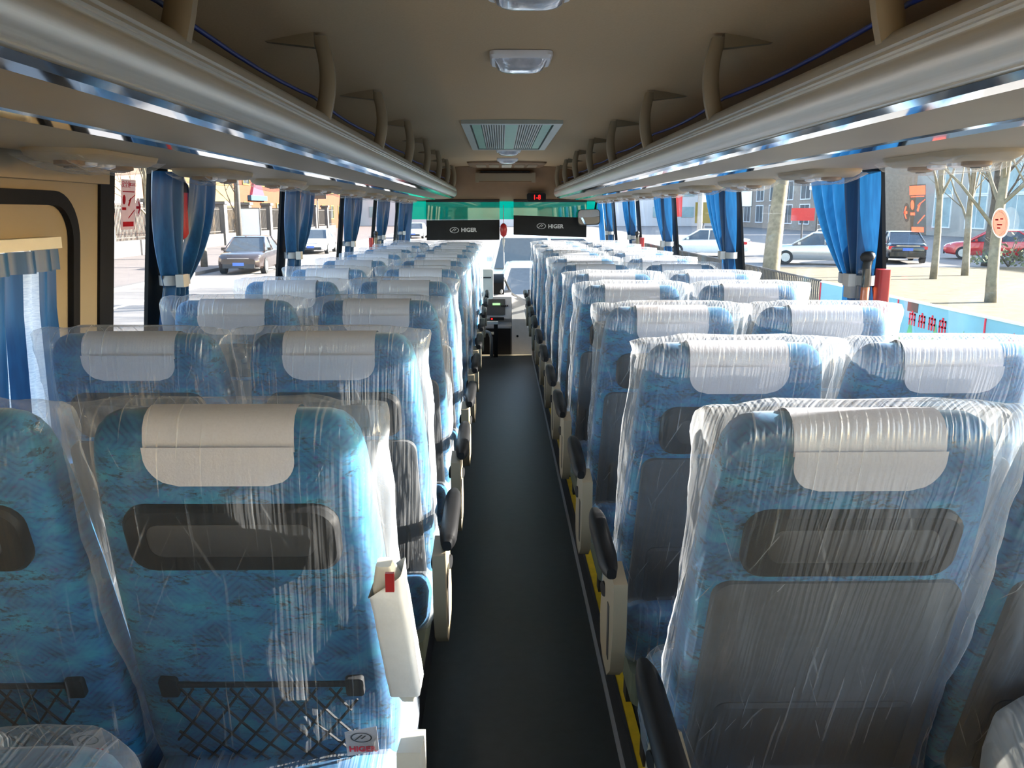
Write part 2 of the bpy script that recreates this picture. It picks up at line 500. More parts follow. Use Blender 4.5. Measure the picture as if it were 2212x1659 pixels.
# side walls
def wall_slab(mb, sx, y0, y1, z0, z1, th=.06):
    a0, a1 = wx(z0) * sx, wx(z1) * sx
    t = th * sx
    mb.hexa([(a0, y0, z0), (a0 + t, y0, z0), (a0, y1, z0), (a0 + t, y1, z0), (a1, y0, z1), (a1 + t, y0, z1), (a1, y1, z1), (a1 + t, y1, z1)])
for sx, side in ((-1, 'left'), (1, 'right')):
    mb = MB()
    wall_slab(mb, sx, YR, YF if sx < 0 else 8.6, -.4, SILL)
    if sx > 0: wall_slab(mb, sx, 9.72, YF, -.4, SILL)
    # above the windows, up into the roof
    prof = [(wx(WTOP), WTOP), (wx(WTOP) - .02, 1.72), (1.04, 1.83), (.90, 1.905)]
    for (xa, za), (xb, zb) in zip(prof, prof[1:]):
        mb.hexa([(sx * xa, YR, za), (sx * (xa + .05), YR, za), (sx * xa, YF, za), (sx * (xa + .05), YF, za),
                 (sx * xb, YR, zb), (sx * (xb + .05), YR, zb + .03), (sx * xb, YF, zb), (sx * (xb + .05), YF, zb + .03)])
    if sx < 0:      # blind beige panel with the emergency door behind the first side window
        wall_slab(mb, sx, YR, 1.25, SILL, WTOP)
        wall_slab(mb, sx, 1.25, 2.36, 1.37, WTOP)
        wall_slab(mb, sx, 2.12, 2.36, SILL, 1.37)
    W_ = mb.build('wall_' + side, 'beige'); struct(W_, 'beige moulded side wall of the coach')
    for k, y in enumerate(PIL):
        if sx < 0 and y < 2: continue
        mb = MB(); wall_slab(mb, sx, y - .06, y + .08, SILL, WTOP, .012)
        mb.build('window_pillar', 'rubber', W_)
    mb = MB(); wall_slab(mb, sx, PIL[0] if sx > 0 else 2.36, YF, SILL - .02, SILL + .03, .03)
    mb.xf(lambda v: (v.x - sx * .006, v.y, v.z)).build('window_gasket', 'rubber', W_)
    if sx < 0:
        mb = MB(); wall_slab(mb, sx, 2.345, 2.43, SILL, WTOP, .02)
        mb.xf(lambda v: (v.x + .008, v.y, v.z)).build('window_pillar', 'rubber', W_)
        # raised cornice moulding across the panel
        mb = MB(); wall_slab(mb, sx, YR, 2.35, 1.525, 1.60, .03)
        mb.xf(lambda v: (v.x + .03, v.y, v.z)).build('cornice', 'beige', W_)
# unseen glazed door, added to light the dash and front aisle
dr2 = empty('added_door', (0, 0, 0)); struct(dr2, 'added glazed door admitting daylight beside the dashboard')
for (ya, yb, za, zb) in ((8.6, 8.66, -.4, SILL), (9.66, 9.72, -.4, SILL), (8.66, 9.66, -.4, -.22), (8.66, 9.66, .40, .46)):
    mb = MB(); wall_slab(mb, 1, ya, yb, za, zb, .03); mb.build('door_frame', 'rubber', dr2)
MB().box(1.232, 1.236, 8.66, 9.66, -.22, SILL).build('door_pane', 'glass', dr2)
# window panes
spans = {-1: [(2.43, 2.69), (2.83, 4.29), (4.43, 5.89), (6.03, 7.44), (7.58, 9.04), (9.18, 9.85)],
         1: [(-.37, 1.09), (1.23, 2.69), (2.83, 4.29), (4.43, 5.89), (6.03, 7.44), (7.58, 9.04), (9.18, 9.85)]}
wn = 1
for sx in (-1, 1):
    for (a, b) in spans[sx]:
        mb = MB()
        z0, z1 = SILL, WTOP
        xa, xb = (wx(z0) + .014) * sx, (wx(z1) + .014) * sx
        mb.v += [(xa, a - .06, z0), (xa, b + .06, z0), (xb, b + .06, z1), (xb, a - .06, z1)]; mb.f.append((0, 1, 2, 3))
        o = mb.build('window_%d' % wn, 'glass'); struct(o, 'clear side window pane'); wn += 1

# ceiling
def ceil_fn(u, v):
    x = -0.92 + 1.84 * u
    z = ROOF - .012 * (x / .5) ** 2 if abs(x) < .5 else ROOF - .012 - .09 * ((abs(x) - .5) / .42) ** 1.6
    return (x, YR + (9.35 - YR) * v, z)
ce = MB().grid(36, 24, ceil_fn).build('ceiling', 'ceiling', smooth=True); struct(ce, 'brown beige ceiling lining')
# outer roof skin (keeps daylight out)
rs = MB().box(-1.2, 1.2, YR, YF, 2.0, 2.03).build('roof', 'cream'); struct(rs, 'outer roof skin')
# rear wall; unseen window added so daylight reaches the seat backs
mb = MB()
mb.box(-1.26, 1.26, YR - .06, YR, -.4, 1.2); mb.box(-1.26, 1.26, YR - .06, YR, 1.56, 2.03)
mb.box(-1.26, -.85, YR - .06, YR, 1.2, 1.56); mb.box(.85, 1.26, YR - .06, YR, 1.2, 1.56)
o = mb.build('wall_rear', 'beige'); struct(o, 'beige rear wall with a wide added window')
o = MB().box(-.85, .85, YR - .035, YR - .03, 1.2, 1.56).build('window_%d' % wn, 'glass'); struct(o, 'added rear window pane admitting daylight'); wn += 1
# front: header panel over the windscreen, lower front wall
mb = MB()
prof = [(9.30, 1.93), (9.36, 1.87), (9.44, 1.75), (9.55, 1.64), (9.72, 1.585), (9.90, 1.575), (9.95, 1.60), (9.95, 2.02), (9.30, 2.02)]
mb.prism([(y, z) for y, z in prof], -1.13, 1.13, 'x')
hd = mb.build('wall_front', 'beige_dark', smooth=R(35)); struct(hd, 'brown beige header panel over the windscreen')
# recessed monitor niche
ni = MB().box(-.32, .32, 9.30, 9.345, 1.775, 1.875)
ni.build('niche_frame', 'beige_dark', hd)
MB().box(-.285, .285, 9.28, 9.31, 1.785, 1.865).build('niche_panel', 'beige', hd)
for sx in (-1, 1):
    a, b = sorted((sx * .285, sx * .325)); MB().box(a, b, 9.275, 9.315, 1.77, 1.87).build('niche_side', 'beige', hd)
MB().box(-.27, .27, 9.285, 9.32, 1.873, 1.888).build('niche_slot', 'black', hd)
for sx in (-1, 1):
    for q in (.72, .80):
        MB().tube([(sx * q, 9.57, 1.598), (sx * q, 9.56, 1.612)], .02, 12).build('socket', 'charcoal', hd)
o = MB().box(-1.26, 1.26, YF, YF + .06, -.4, .45).build('wall_front_lower', 'charcoal'); struct(o, 'dark lower front wall under the windscreen')
for sx in (-1, 1):
    a, b = sorted((sx * 1.13, sx * 1.27))
    o = MB().box(a, b, YF - .04, YF + .05, .45, 1.60).build('trim_%d' % (6 + (sx > 0)), 'charcoal'); struct(o, 'dark windscreen corner post')
# windscreen with green tint band
def wind(z0, z1):
    return MB().grid(14, 2, lambda u, v: (-1.16 + 2.32 * u, YF + .03 - .10 * (2 * u - 1) ** 2 + (.0 if v else .0), z0 + (z1 - z0) * v))
ws = wind(.45, 1.60).build('window_%d' % wn, 'glass', smooth=True); struct(ws, 'clear windscreen'); wn += 1
tb = wind(1.372, 1.60).xf(lambda v: (v.x, v.y - .006, v.z)).build('tint_band', 'green_glass', ws, smooth=True)
tb['label'] = 'bright green tinted top band'

# emergency door outline, left rear
dr = empty('door_1', (0, 0, 0)); struct(dr, 'beige emergency door with a curtained window')
def on_left(y, z, off=.0):
    return (-wx(z) + off, y, z)
path = []
ys = 2.20; zt = 1.485; rr = .11
path += [(.2, zt), (1.0, zt)]
path += [(ys - rr + rr * math.sin(R(a)), zt - rr + rr * math.cos(R(a))) for a in range(0, 91, 10)]
path += [(ys, .95), (ys, .2)]
MB().loft([[on_left(y + (dy if abs(z - zt) > rr * .9 else 0), z + (dz if z > zt - rr else 0) * 1, o_) for (dy, dz, o_) in
            ((-.0, .018, .0), (-.0, .018, .014), (-.0, -.018, .014), (-.0, -.018, .0))] for y, z in path[:4]], True, False)
mb = MB()
rings = []
for i, (y, z) in enumerate(path):
    p0 = path[max(i - 1, 0)]; p1 = path[min(i + 1, len(path) - 1)]
    dy, dz = p1[0] - p0[0], p1[1] - p0[1]; L = math.hypot(dy, dz); ny, nz = -dz / L, dy / L
    h = .017
    rings.append([on_left(y + ny * h, z + nz * h, .001), on_left(y + ny * h, z + nz * h, .016), on_left(y - ny * h, z - nz * h, .016), on_left(y - ny * h, z - nz * h, .001)])
mb.loft(rings); mb.build('door_gasket', 'rubber', dr)
mb = MB(); wall_slab(mb, -1, 1.2, 2.17, SILL, 1.37, .004)
mb.v = []; mb.f = []
xa, xb = -(wx(SILL) + .03), -(wx(1.37) + .03)
mb.v += [(xa, 1.2, SILL), (xa, 2.17, SILL), (xb, 2.17, 1.37), (xb, 1.2, 1.37)]; mb.f.append((0, 1, 2, 3))
mb.build('door_pane', 'glass', dr)
mb = MB()
mb.box(-1.17, -1.125, 1.2, 2.075, 1.365, 1.392).build('curtain_rail', 'cream', dr)

# ------------------------------------------------------------------ luggage racks
NS = 8
RY0, RY1 = -1.25, 9.45
def rack(sx, label):
    root = empty('luggage_rack', (sx * .8, RY0, 1.6))
    base = Vector((sx * .8, RY0, 1.6))
    tag(root, label, 'luggage rack', 'overhead luggage racks')
    def P(name, pts, m, y0=RY0, y1=RY1 - .25, smooth=R(40)):
        mb = MB()
        mb.loft([[Vector((sx * x, y, z)) - base for x, z in pts] for y in (y0, y1)])
        return mb.build(name, m, root, smooth)
    # rolled lip
    P('lip', [(.575, 1.715), (.56, 1.722), (.545, 1.72), (.533, 1.708), (.529, 1.695), (.533, 1.688), (.56, 1.69), (.585, 1.705)], 'alu_trim')
    # aluminium front profile with two fine grooves
    pr = [(.530, 1.690), (.527, 1.684), (.530, 1.681), (.526, 1.677), (.529, 1.674), (.525, 1.668), (.524, 1.655), (.527, 1.642), (.533, 1.630), (.541, 1.621),
          (.547, 1.619), (.546, 1.616), (.553, 1.615), (.556, 1.612), (.575, 1.618), (.565, 1.65), (.555, 1.688)]
    P('front_panel', pr, 'alu', y1=8.2)
    P('front_panel_end', pr, 'alu', 8.21, RY1 - .25)
    P('chrome_strip', [(.553, 1.613), (.558, 1.603), (.578, 1.598), (.582, 1.606)], 'chrome')
    P('underside', [(.580, 1.601), (.66, 1.590), (.742, 1.592), (.742, 1.605), (.58, 1.615)], 'beige')
    P('chrome_strip', [(.742, 1.594), (.744, 1.588), (.772, 1.584), (.775, 1.594)], 'chrome')
    P('service_channel', [(.775, 1.590), (.90, 1.578), (1.08, 1.580), (1.155, 1.60), (1.155, 1.615), (.775, 1.61)], 'beige')
    P('shelf', [(.57, 1.66), (1.13, 1.64), (1.13, 1.65), (.57, 1.67)], 'beige_dark')
    # tapered nose at the windscreen end
    rings = []
    for k in range(7):
        t = k / 6
        y = RY1 - .25 + .25 * math.sin(t * PI / 2)
        s = math.cos(t * PI / 2) * .96 + .04
        rr_ = [(.56 + (x - .56) * (.3 + .7 * s), 1.655 + (z - 1.655) * s) for x, z in
               [(.575, 1.715), (.545, 1.72), (.529, 1.695), (.524, 1.655), (.533, 1.630), (.556, 1.608), (.66, 1.592), (.90, 1.58), (1.12, 1.59), (1.12, 1.65), (.6, 1.68)]]
        rings.append([Vector((sx * x, y, z)) - base for x, z in rr_])
    MB().loft(rings).build('nose_cap', 'alu_trim', root, R(50))
    # curved struts up to the ceiling
    st = None
    sy = [.28 + 1.085 * k for k in range(9)]
    for y in sy:
        if st is None:
            mb = MB(); rings = []
            N = 12
            for k in range(N + 1):
                t = k / N
                z = 1.690 + .235 * t
                x = .560 - .026 * math.sin(t * PI * .9)
                hwx = .019 + .004 * (1 - t)
                rings.append([(sx * (x + dx * hwx), dy * .017, z) for dx, dy in ((-1, -.6), (-.6, -1), (.6, -1), (1, -.6), (1, .6), (.6, 1), (-.6, 1), (-1, .6))])
            mb.loft(rings)
            mb.hexa([(sx * .565, -.017, 1.895), (sx * .70, -.013, 1.91), (sx * .565, .017, 1.895), (sx * .70, .013, 1.91),
                     (sx * .565, -.017, 1.935), (sx * .70, -.013, 1.925), (sx * .565, .017, 1.935), (sx * .70, .013, 1.925)])
            st = mb.build('strut', 'beige', root, R(45))
            o = st
        else:
            o = st.copy(); col.objects.link(o); o.parent = root
        o.location = Vector((0, y, 0)) - base
    # elastic cord threaded through the struts
    pts = []
    for a, b in zip(sy, sy[1:]):
        for k in range(6):
            t = k / 6
            pts.append(Vector((sx * .575, a + (b - a) * t, 1.765 - .012 * math.sin(t * PI))) - base)
    MB().tube(pts, .0045, 6).build('cord', 'cord', root, True)
    return root
rack(-1, 'long overhead luggage rack with aluminium front on the street side')
rack(1, 'long overhead luggage rack with aluminium front on the grass side')

# passenger service panels under the racks
def service_proto():
    r = empty('service_panel')
    pts = rrect(.075, .21, .07, 5)
    MB().loft([[(x * k, y * k, z) for x, y in pts] for k, z in ((1.04, 0), (1.0, -.012), (.86, -.022))]).build('housing', 'beige', r, R(40))
    for y in (-.12, .12):
        MB().loft([[(.030 * s * math.cos(a * PI / 8), y + .030 * s * math.sin(a * PI / 8), z) for a in range(16)] for s, z in ((1, -.018), (1, -.030), (.6, -.034))]).build('air_nozzle', 'beige_dark', r, R(40))
        MB().loft([[(.012 * math.cos(a * PI / 5), y + .012 * math.sin(a * PI / 5), z) for a in range(10)] for z in (-.030, -.036)]).build('nozzle_hole', 'charcoal', r)
    for y in (-.045, .045):
        MB().loft([[(.024 * s * math.cos(a * PI / 7), y + .024 * s * math.sin(a * PI / 7), z) for a in range(14)] for s, z in ((1, -.018), (.9, -.028), (.4, -.032))]).build('reading_light', 'lamp_lens', r, R(40))
    def wf(u, v):
        a = u * 2 * PI
        k = .25 + .85 * v
        x = .085 * math.copysign(abs(math.cos(a)) ** .6, math.cos(a)) * k
        y = .235 * math.copysign(abs(math.sin(a)) ** .6, math.sin(a)) * k
        z = -.042 + .030 * v ** 3 + .007 * noise.noise(Vector((x * 30, y * 18, 1.7)))
        return (x, y, z)
    MB().grid(32, 6, wf).build('film_wrap', 'film_clear', r, True)
    return r
sp0 = service_proto()
first = True
ordn = ['first', 'second', 'third', 'fourth', 'fifth', 'sixth', 'seventh', 'eighth', 'ninth', 'tenth', 'eleventh', 'twelfth']
LROW = [1.095] + [1.115 + .733 * k for k in range(1, 10)]
RROW = [1.062, 1.69, 2.38, 3.13, 3.72, 4.36, 4.98, 5.68, 6.28, 7.02, 7.72]
for sx, rows, side in ((-1, LROW, 'street'), (1, RROW, 'grass')):
    for i, y in enumerate(rows[:9]):
        o = sp0 if first else copy_tree(sp0)
        first = False
        o.location = (sx * .965, 1.95 + .80 * i, 1.579)
        tag(o, 'film-wrapped oval air and light panel under the %s-side rack, %s from the back' % (side, ordn[i]), 'service panel', 'air and light panels under the racks')

# ------------------------------------------------------------------ ceiling fittings
def lamp(y, label, s=1.0):
    r = empty('ceiling_lamp', (.012, y, ROOF - .002)); tag(r, label, 'ceiling lamp', 'ceiling lamps along the aisle')
    p = rrect(.1, .1, .028, 5)
    MB().loft([[(x * k, yy * k, z) for x, yy in p] for k, z in ((1.0, 0), (1.0, -.012), (.93, -.022), (.88, -.022))]).build('frame', 'white_plastic', r, R(40))
    def fn(u, v):
        x, yy = (u - .5) * .17, (v - .5) * .17
        d = max(0, 1 - (abs(2 * u - 1) ** 4 + abs(2 * v - 1) ** 4)) ** .5
        return (x, yy, -.020 - .030 * d)
    MB().grid(14, 14, fn).build('lens', 'lamp_lens', r, True)
    for q in (-.04, .04):
        MB().box(-.045, .045, q - .012, q + .012, -.030, -.020).build('reflector', 'chrome', r)
    return r
lamp(1.98, 'square domed ceiling lamp closer to the rear bench, well behind the air grille')
lamp(2.86, 'square domed ceiling lamp just behind the long air grille')
lamp(6.95, 'square domed ceiling lamp at the front end of the long air grille')
lamp(8.15, 'square domed ceiling lamp just behind the slotted front vent')
g = empty('air_grille', (.01, 5.75, ROOF - .002)); tag(g, 'long framed return-air grille with fine bars set in the ceiling', 'air grille')
mb = MB()
for a, b, c, d in ((-.28, .28, -.99, -.93), (-.28, .28, .93, .99), (-.28, -.235, -.93, .93), (.235, .28, -.93, .93)):
    mb.box(a, b, c, d, -.022, 0)
mb.build('frame', 'grille', g)
MB().box(-.235, .235, -.93, .93, -.006, 0).build('backing', 'charcoal', g)
mb = MB()
for k in range(24):
    x = -.165 + .33 * k / 23
    mb.box(x - .004, x + .004, -.92, .92, -.016, -.008)
for k in range(30):
    y = -.9 + 1.8 * k / 29
    mb.box(-.17, .17, y - .004, y + .004, -.013, -.006)
sl = mb.build('bars', 'grille', g); sl['kind'] = 'stuff'
for x in (-.2, .2):
    MB().box(x - .026, x + .026, -.92, .92, -.015, -.006).build('side_strip', 'grille_green', g)
MB().box(-.035, .035, -.92, .92, -.0175, -.0165).build('centre_strip', 'grille_green', g)
v_ = empty('ceiling_vent', (.01, 8.85, ROOF - .005)); tag(v_, 'slotted beige vent panel in the ceiling by the front header', 'vent')
MB().loft([[(x * k, y * k, z) for x, y in rrect(.40, .36, .05)] for k, z in ((1, 0), (.98, -.018), (.88, -.028))]).build('housing', 'beige_dark', v_, R(40))
for k in range(5):
    x = -.26 + .13 * k
    MB().box(x - .05, x + .05, -.25, .2, -.034, -.026).build('louvre', 'cream' if k == 2 else 'beige', v_)

# ------------------------------------------------------------------ seats
SB, ST = .50, 1.19          # back bottom / top height
LEAN = .20
TH = .115
def sec(t):
    """half width, thickness, rear y, z for a height fraction t of the backrest"""
    tab = [(0, .205, TH), (.10, .214, TH), (.35, .211, TH), (.6, .205, TH), (.8, .197, TH), (.90, .190, .110), (.945, .184, .098), (.972, .176, .080), (.99, .165, .056), (1.0, .150, .026)]
    for (a, w0, h0), (b, w1, h1) in zip(tab, tab[1:]):
        if t <= b:
            k = (t - a) / (b - a)
            return w0 + (w1 - w0) * k, h0 + (h1 - h0) * k
    return tab[-1][1:]
def yc(t): return LEAN * (1 - t) + TH / 2
def zt_(t): return SB + (ST - SB) * t
TT = [0, .05, .1, .2, .3, .4, .5, .6, .7, .8, .86, .90, .925, .945, .96, .972, .983, .99, .996, 1.0]
EU = Vector((0, -LEAN, ST - SB)).normalized()
EN = Vector((0, -(ST - SB), -LEAN)).normalized()
def back_pt(x, z, n=0.0):            # a point on the rear plane at height z, n metres proud of it
    return Vector((x, LEAN * (1 - (z - SB) / (ST - SB)), z)) + EN * n
def make_backrest(parent):
    rings = []
    for t in TT:
        hw, th = sec(t)
        rings.append([(x, yc(t) + y, zt_(t)) for x, y in superell(hw, th / 2, 5, 36)])
    return MB().loft(rings).build('backrest', 'fabric', parent, R(60))
def make_headcover(parent):
    prof = []
    for t in [.925, .93, .935, .94, .943, .945, .96, .972, .983, .99, 1.0]:
        hw, th = sec(t); prof.append((yc(t) - th / 2, zt_(t)))
    top = [(yc(1.0), ST + .002)]
    fr = []
    for t in [1.0, .99, .983, .972, .96, .945, .9, .8, .72]:
        hw, th = sec(t); fr.append((yc(t) + th / 2, zt_(t)))
    pts = prof + top + fr
    off = []
    for i, (y, z) in enumerate(pts):
        a = pts[max(i - 1, 0)]; b = pts[min(i + 1, len(pts) - 1)]
        d = Vector((b[0] - a[0], b[1] - a[1])); d.normalize()
        off.append((y - d.y * .004, z + d.x * .004))
    # subdivide the drop at the rear so the corners round off
    n = len(off)
    rings = []
    zr = off[0][1]
    for i, (y, z) in enumerate(off):
        s = z - zr if i <= 10 else 1
        hw = .104
        rings.append([( -hw + 2 * hw * k / 14, y, z) for k in range(15)])
    # rear flap, drawn as an outline that drops .085 below with round corners
    mb = MB().loft(rings, False, False, closed=False)
    z0 = off[0][1]
    ztop = z0
    drop = .050
    rad = .044
    K = 10
    prev = None
    rr = []
    for i in range(K + 1):
        s = -.010 + (drop + .010) * i / K
        e = max(0, s - (drop - rad))
        hw = .104 - (rad - math.sqrt(max(0, rad * rad - e * e))) * .95
        rr.append([back_pt(-hw + 2 * hw * k / 14, z0 - s, .0032 + .0022 * min(1, i / 3)) for k in range(15)])
    mb.loft(rr, False, False, closed=False)
    return mb.build('headrest_cover', 'white_cloth', parent, True)
def plate(parent, name, m, hw, z0, z1, r, proud, base=.0, taper=1.0, soft=.6):
    zc, hh = (z0 + z1) / 2, (z1 - z0) / 2
    mb = MB()
    rings = []
    for k, n in ((1.0, base - .01), (1.0, base + proud * .5), (.965, base + proud)):
        rings.append([back_pt(x * k * (1 + (taper - 1) * (hh - z) / (2 * hh)), zc + z * (k if k == 1 else 1 - (1 - k) * hw / hh), n) for x, z in rrect(hw, hh, r, 5)])
    mb.loft(rings)
    return mb.build(name, m, parent, R(40))
def make_grip(parent):
    g_ = plate(parent, 'grab_handle_panel', 'black', .155, .945, 1.055, .035, .014)
    plate(g_, 'handle_recess', 'charcoal', .12, .975, 1.030, .02, .004, .013)
    return g_
def make_net(parent):
    n0 = plate(parent, 'pocket_border', 'net', .165, .709, .717, .004, .007)
    mb = MB()
    z0, z1 = .54, .71
    for sgn in (-1, 1):
        for k in range(-4, 13):
            x0 = -.16 + k * .04
            pts = []
            for i in range(9):
                t = i / 8
                x = x0 + sgn * .13 * t
                if -.158 <= x <= .158:
                    pts.append(back_pt(x, z0 + (z1 - z0) * t, .008 + .008 * math.sin(t * PI)))
            if len(pts) > 1: mb.tube(pts, .0022, 4)
    o = mb.build('pocket_net', 'net', parent); o['kind'] = 'stuff'
    plate(parent, 'pocket_corner', 'net', .015, .69, .728, .006, .007).location = (.150, 0, 0)
    plate(parent, 'pocket_corner', 'net', .015, .69, .728, .006, .007).location = (-.150, 0, 0)
    plate(parent, 'lower_trim', 'charcoal', .17, .505, .54, .012, .008)
def make_emblem(parent, cx, cz, w, m, n, frame='back', sm='ink_dark'):
    """oval ring with a slanted h-shaped stroke, lying on the seat-back plane or on a vertical plane"""
    def P(x, z): return back_pt(cx + x, cz + z, n) if frame == 'back' else Vector((cx + x, n, cz + z))
    mb = MB()
    a, b = w / 2, w / 2 * .62
    mb.loft([[P(k * a * math.cos(i * PI / 14), k * b * math.sin(i * PI / 14)) for i in range(28)] for k in (1.0, .86)], False, False)
    for x0, z0, x1, z1, t in ((-.62, -.55, .12, .62, .16), (-.02, -.30, .40, .40, .16), (-.25, .02, .30, .10, .12)):
        p0, p1 = Vector((x0 * a, z0 * b)), Vector((x1 * a, z1 * b))
        mb.v += [tuple(P(*(p0 + Vector((-t * a, 0)) * .5))), tuple(P(*(p0 + Vector((t * a, 0)) * .5))), tuple(P(*(p1 + Vector((t * a, 0)) * .5))), tuple(P(*(p1 + Vector((-t * a, 0)) * .5)))]
        q = len(mb.v); mb.f.append((q - 4, q - 3, q - 2, q - 1))
    return mb.build('emblem', m, parent)
BACKROT = (R(90) - math.atan(LEAN / (ST - SB)) * -1, 0, 0)
def make_tag(parent, tilt=.12):
    cx, cz = .155, .605
    tg = MB().loft([[back_pt(cx + x, cz + z + x * tilt * 2, n) for x, z in ((-.027, -.03), (.027, -.03), (.027, .026), (-.027, .026))] for n in (.020, .0205)]).build('cloth_tag', 'white_cloth', parent)
    make_emblem(tg, cx, cz + .008, .036, 'ink_dark', .0215)
    p = back_pt(cx, cz - .019, .0215)
    text('HIGER', .017, 'ink_red', tg, bold=.035, loc=p, rot=(R(90) + math.atan2(LEAN, ST - SB), 0, 0), ext=.0002, sx=.95)
    return tg
def make_film(parent, seed, m='film', low=.56):
    TF = [i / 34 for i in range(28)] + [.81, .83, .85, .87, .885, .90, .915, .93, .945, .96, .975, .99, 1.0]
    rings = []
    N = 132
    z0 = low
    for t in TF:
        z = z0 + (ST + .020 - z0) * t
        tt = (z - SB) / (ST - SB)
        hw, th = sec(min(max(tt, 0), .90))
        k = max(0, (t - .80) / .20)
        hwf = min(hw + .010 + .012 * k + .010 * (1 - t), .213)
        thf = (th / 2 + .012) * math.sqrt(max(0.0, 1 - k ** 2.6)) + .003
        ring = []
        for (x, y) in superell(hwf, thf, 5 + 3 * k, N):
            q = Vector((x * 6 + seed * 3.1, y * 8 + seed, z * 1.7))
            rid = 1 - abs(noise.noise(q * 2.2)) * 2
            n2 = noise.noise(Vector((x * 26 + seed, y * 20, z * 5)))
            r3 = 1 - abs(noise.noise(Vector((x * 34 + z * 5 + seed, y * 26, z * 2.0)))) * 3.2
            r4 = 1 - abs(noise.noise(Vector((x * 30 - z * 14 + seed * 2, y * 26, z * 2.6)))) * 3.4
            amp = .009 * max(0, rid) + .004 * n2 + .0026 * max(0, r3) + .0022 * max(0, r4) + .002 * noise.noise(Vector((x * 70, y * 60, z * 18 + seed)))
            f = 1 + (amp + .003) / max(hwf, .05) * .8
            edge = abs(x) / hwf
            ear = .012 * k * max(0, edge - .75) * 4 * noise.noise(Vector((seed * 7.7, math.copysign(1, x), z * 9)))
            yy = y + math.copysign(amp + .003, y) * (1 - k * .6)
            xx = x * f + math.copysign(ear, x) * 1.6
            zz = z - (.020 * k * max(0, edge - .55) * (1.1 + noise.noise(Vector((seed, x * 5, 2))))) + (.004 * n2 * k)
            if t == 0: zz += .03 * noise.noise(Vector((x * 12 + seed, y * 9, 5))) - .015
            ring.append((xx, LEAN * (1 - tt) + TH / 2 + yy - .004, zz))
        rings.append(ring)
    return MB().loft(rings, False, True).build('plastic_cover', m, parent, True)
def make_cushion(parent, film_m='film'):
    def rg(k, z, dy=0):
        return [(x * k, .36 + y * k + dy, z) for x, y in superell(.205, .24, 6, 32)]
    c = MB().loft([rg(.90, .385), rg(.97, .40), rg(1, .43), rg(1, .49), rg(.985, .52), rg(.94, .54), rg(.8, .548)]).build('seat_cushion', 'fabric', parent, R(60))
    def fr(k, z, s):
        return [(x * k + .004 * noise.noise(Vector((x * 30, y * 30, z * 40 + s))), .36 + y * k, z + .006 * noise.noise(Vector((x * 20, y * 20 + s, z * 9)))) for x, y in superell(.212, .247, 5, 48)]
    MB().loft([fr(1, .40, 1), fr(1.02, .44, 2), fr(1.01, .49, 3), fr(1, .525, 4), fr(.95, .55, 5), fr(.8, .56, 6), fr(.5, .562, 7), fr(.15, .562, 8)], False, True).build('cushion_film', film_m, parent, True)
def make_base(parent):
    b = MB().loft([[(x * k, .30 + y * k, z) for x, y in rrect(.19, .20, .03)] for k, z in ((.98, .30), (1, .33), (1, .385))]).build('seat_base', 'olive', parent)
    MB().box(-.15, .15, .14, .20, .37, .52).build('hinge_bracket', 'olive', parent)
    for x in (-.13, .13):
        for y in (.16, .44):
            MB().box(x - .02, x + .02, y - .025, y + .025, .112, .31).build('leg', 'charcoal', parent)
def make_armrest(parent, sx, ady=0.0):
    # sx = side (local x sign) on which the armrest sits, towards the aisle
    X = sx * .262
    a = MB()
    rings = []
    for k in range(11):
        t = k / 10
        y = -.02 + ady + .33 * t
        r = .5 + .5 * math.sin(min(1, t * 5, (1 - t) * 5) * PI / 2)
        zc_ = .70 + .02 * t
        rings.append([(X + x * r, y, zc_ + z * r) for x, z in superell(.021, .024, 3, 14)])
    a.loft(rings); pad = a.build('armrest', 'black', parent, R(60))
    XP = sx * .243
    pl = [( -.03, .68), (.06, .695), (.13, .66), (.17, .58), (.19, .50), (.17, .44), (.12, .42), (.05, .42), (.0, .46), (-.03, .56)]
    MB().prism(pl, XP - .015, XP + .015, 'x').build('armrest_panel', 'beige', parent, R(35))
    MB().box(XP - .0165, XP + .0165, .03, .055, .47, .60).build('panel_slot', 'charcoal', parent)
    MB().tube([(X + sx * -.0, .12, .60), (X + sx * -.045, .13, .60)], [.018, .022], 12).build('recline_knob', 'rubber', parent, R(40))
def seat(kind, arm, seed, filmm='film', low=.56, ady=0.0):
    r = empty('coach_seat')
    make_backrest(r); make_headcover(r); make_grip(r)
    if kind == 'fabric':
        make_net(r); make_tag(r)
    else:
        plate(r, 'rear_panel', 'grey_panel', .185, .515, .930, .03, .010, taper=1.05)
        plate(r, 'map_pocket', 'charcoal', .16, .54, .70, .02, .012, .006)
    make_film(r, seed, filmm, low); make_cushion(r); make_base(r)
    if arm: make_armrest(r, arm, ady)
    return r
XI, XO = .444, .895
def seat_label(side, place, i, extra=''):
    return 'plastic-wrapped blue coach seat%s, %s place on the %s side, %s row from the back' % (extra, place, side, ordn[i])
protos = {}
rs_ = random.Random(3)
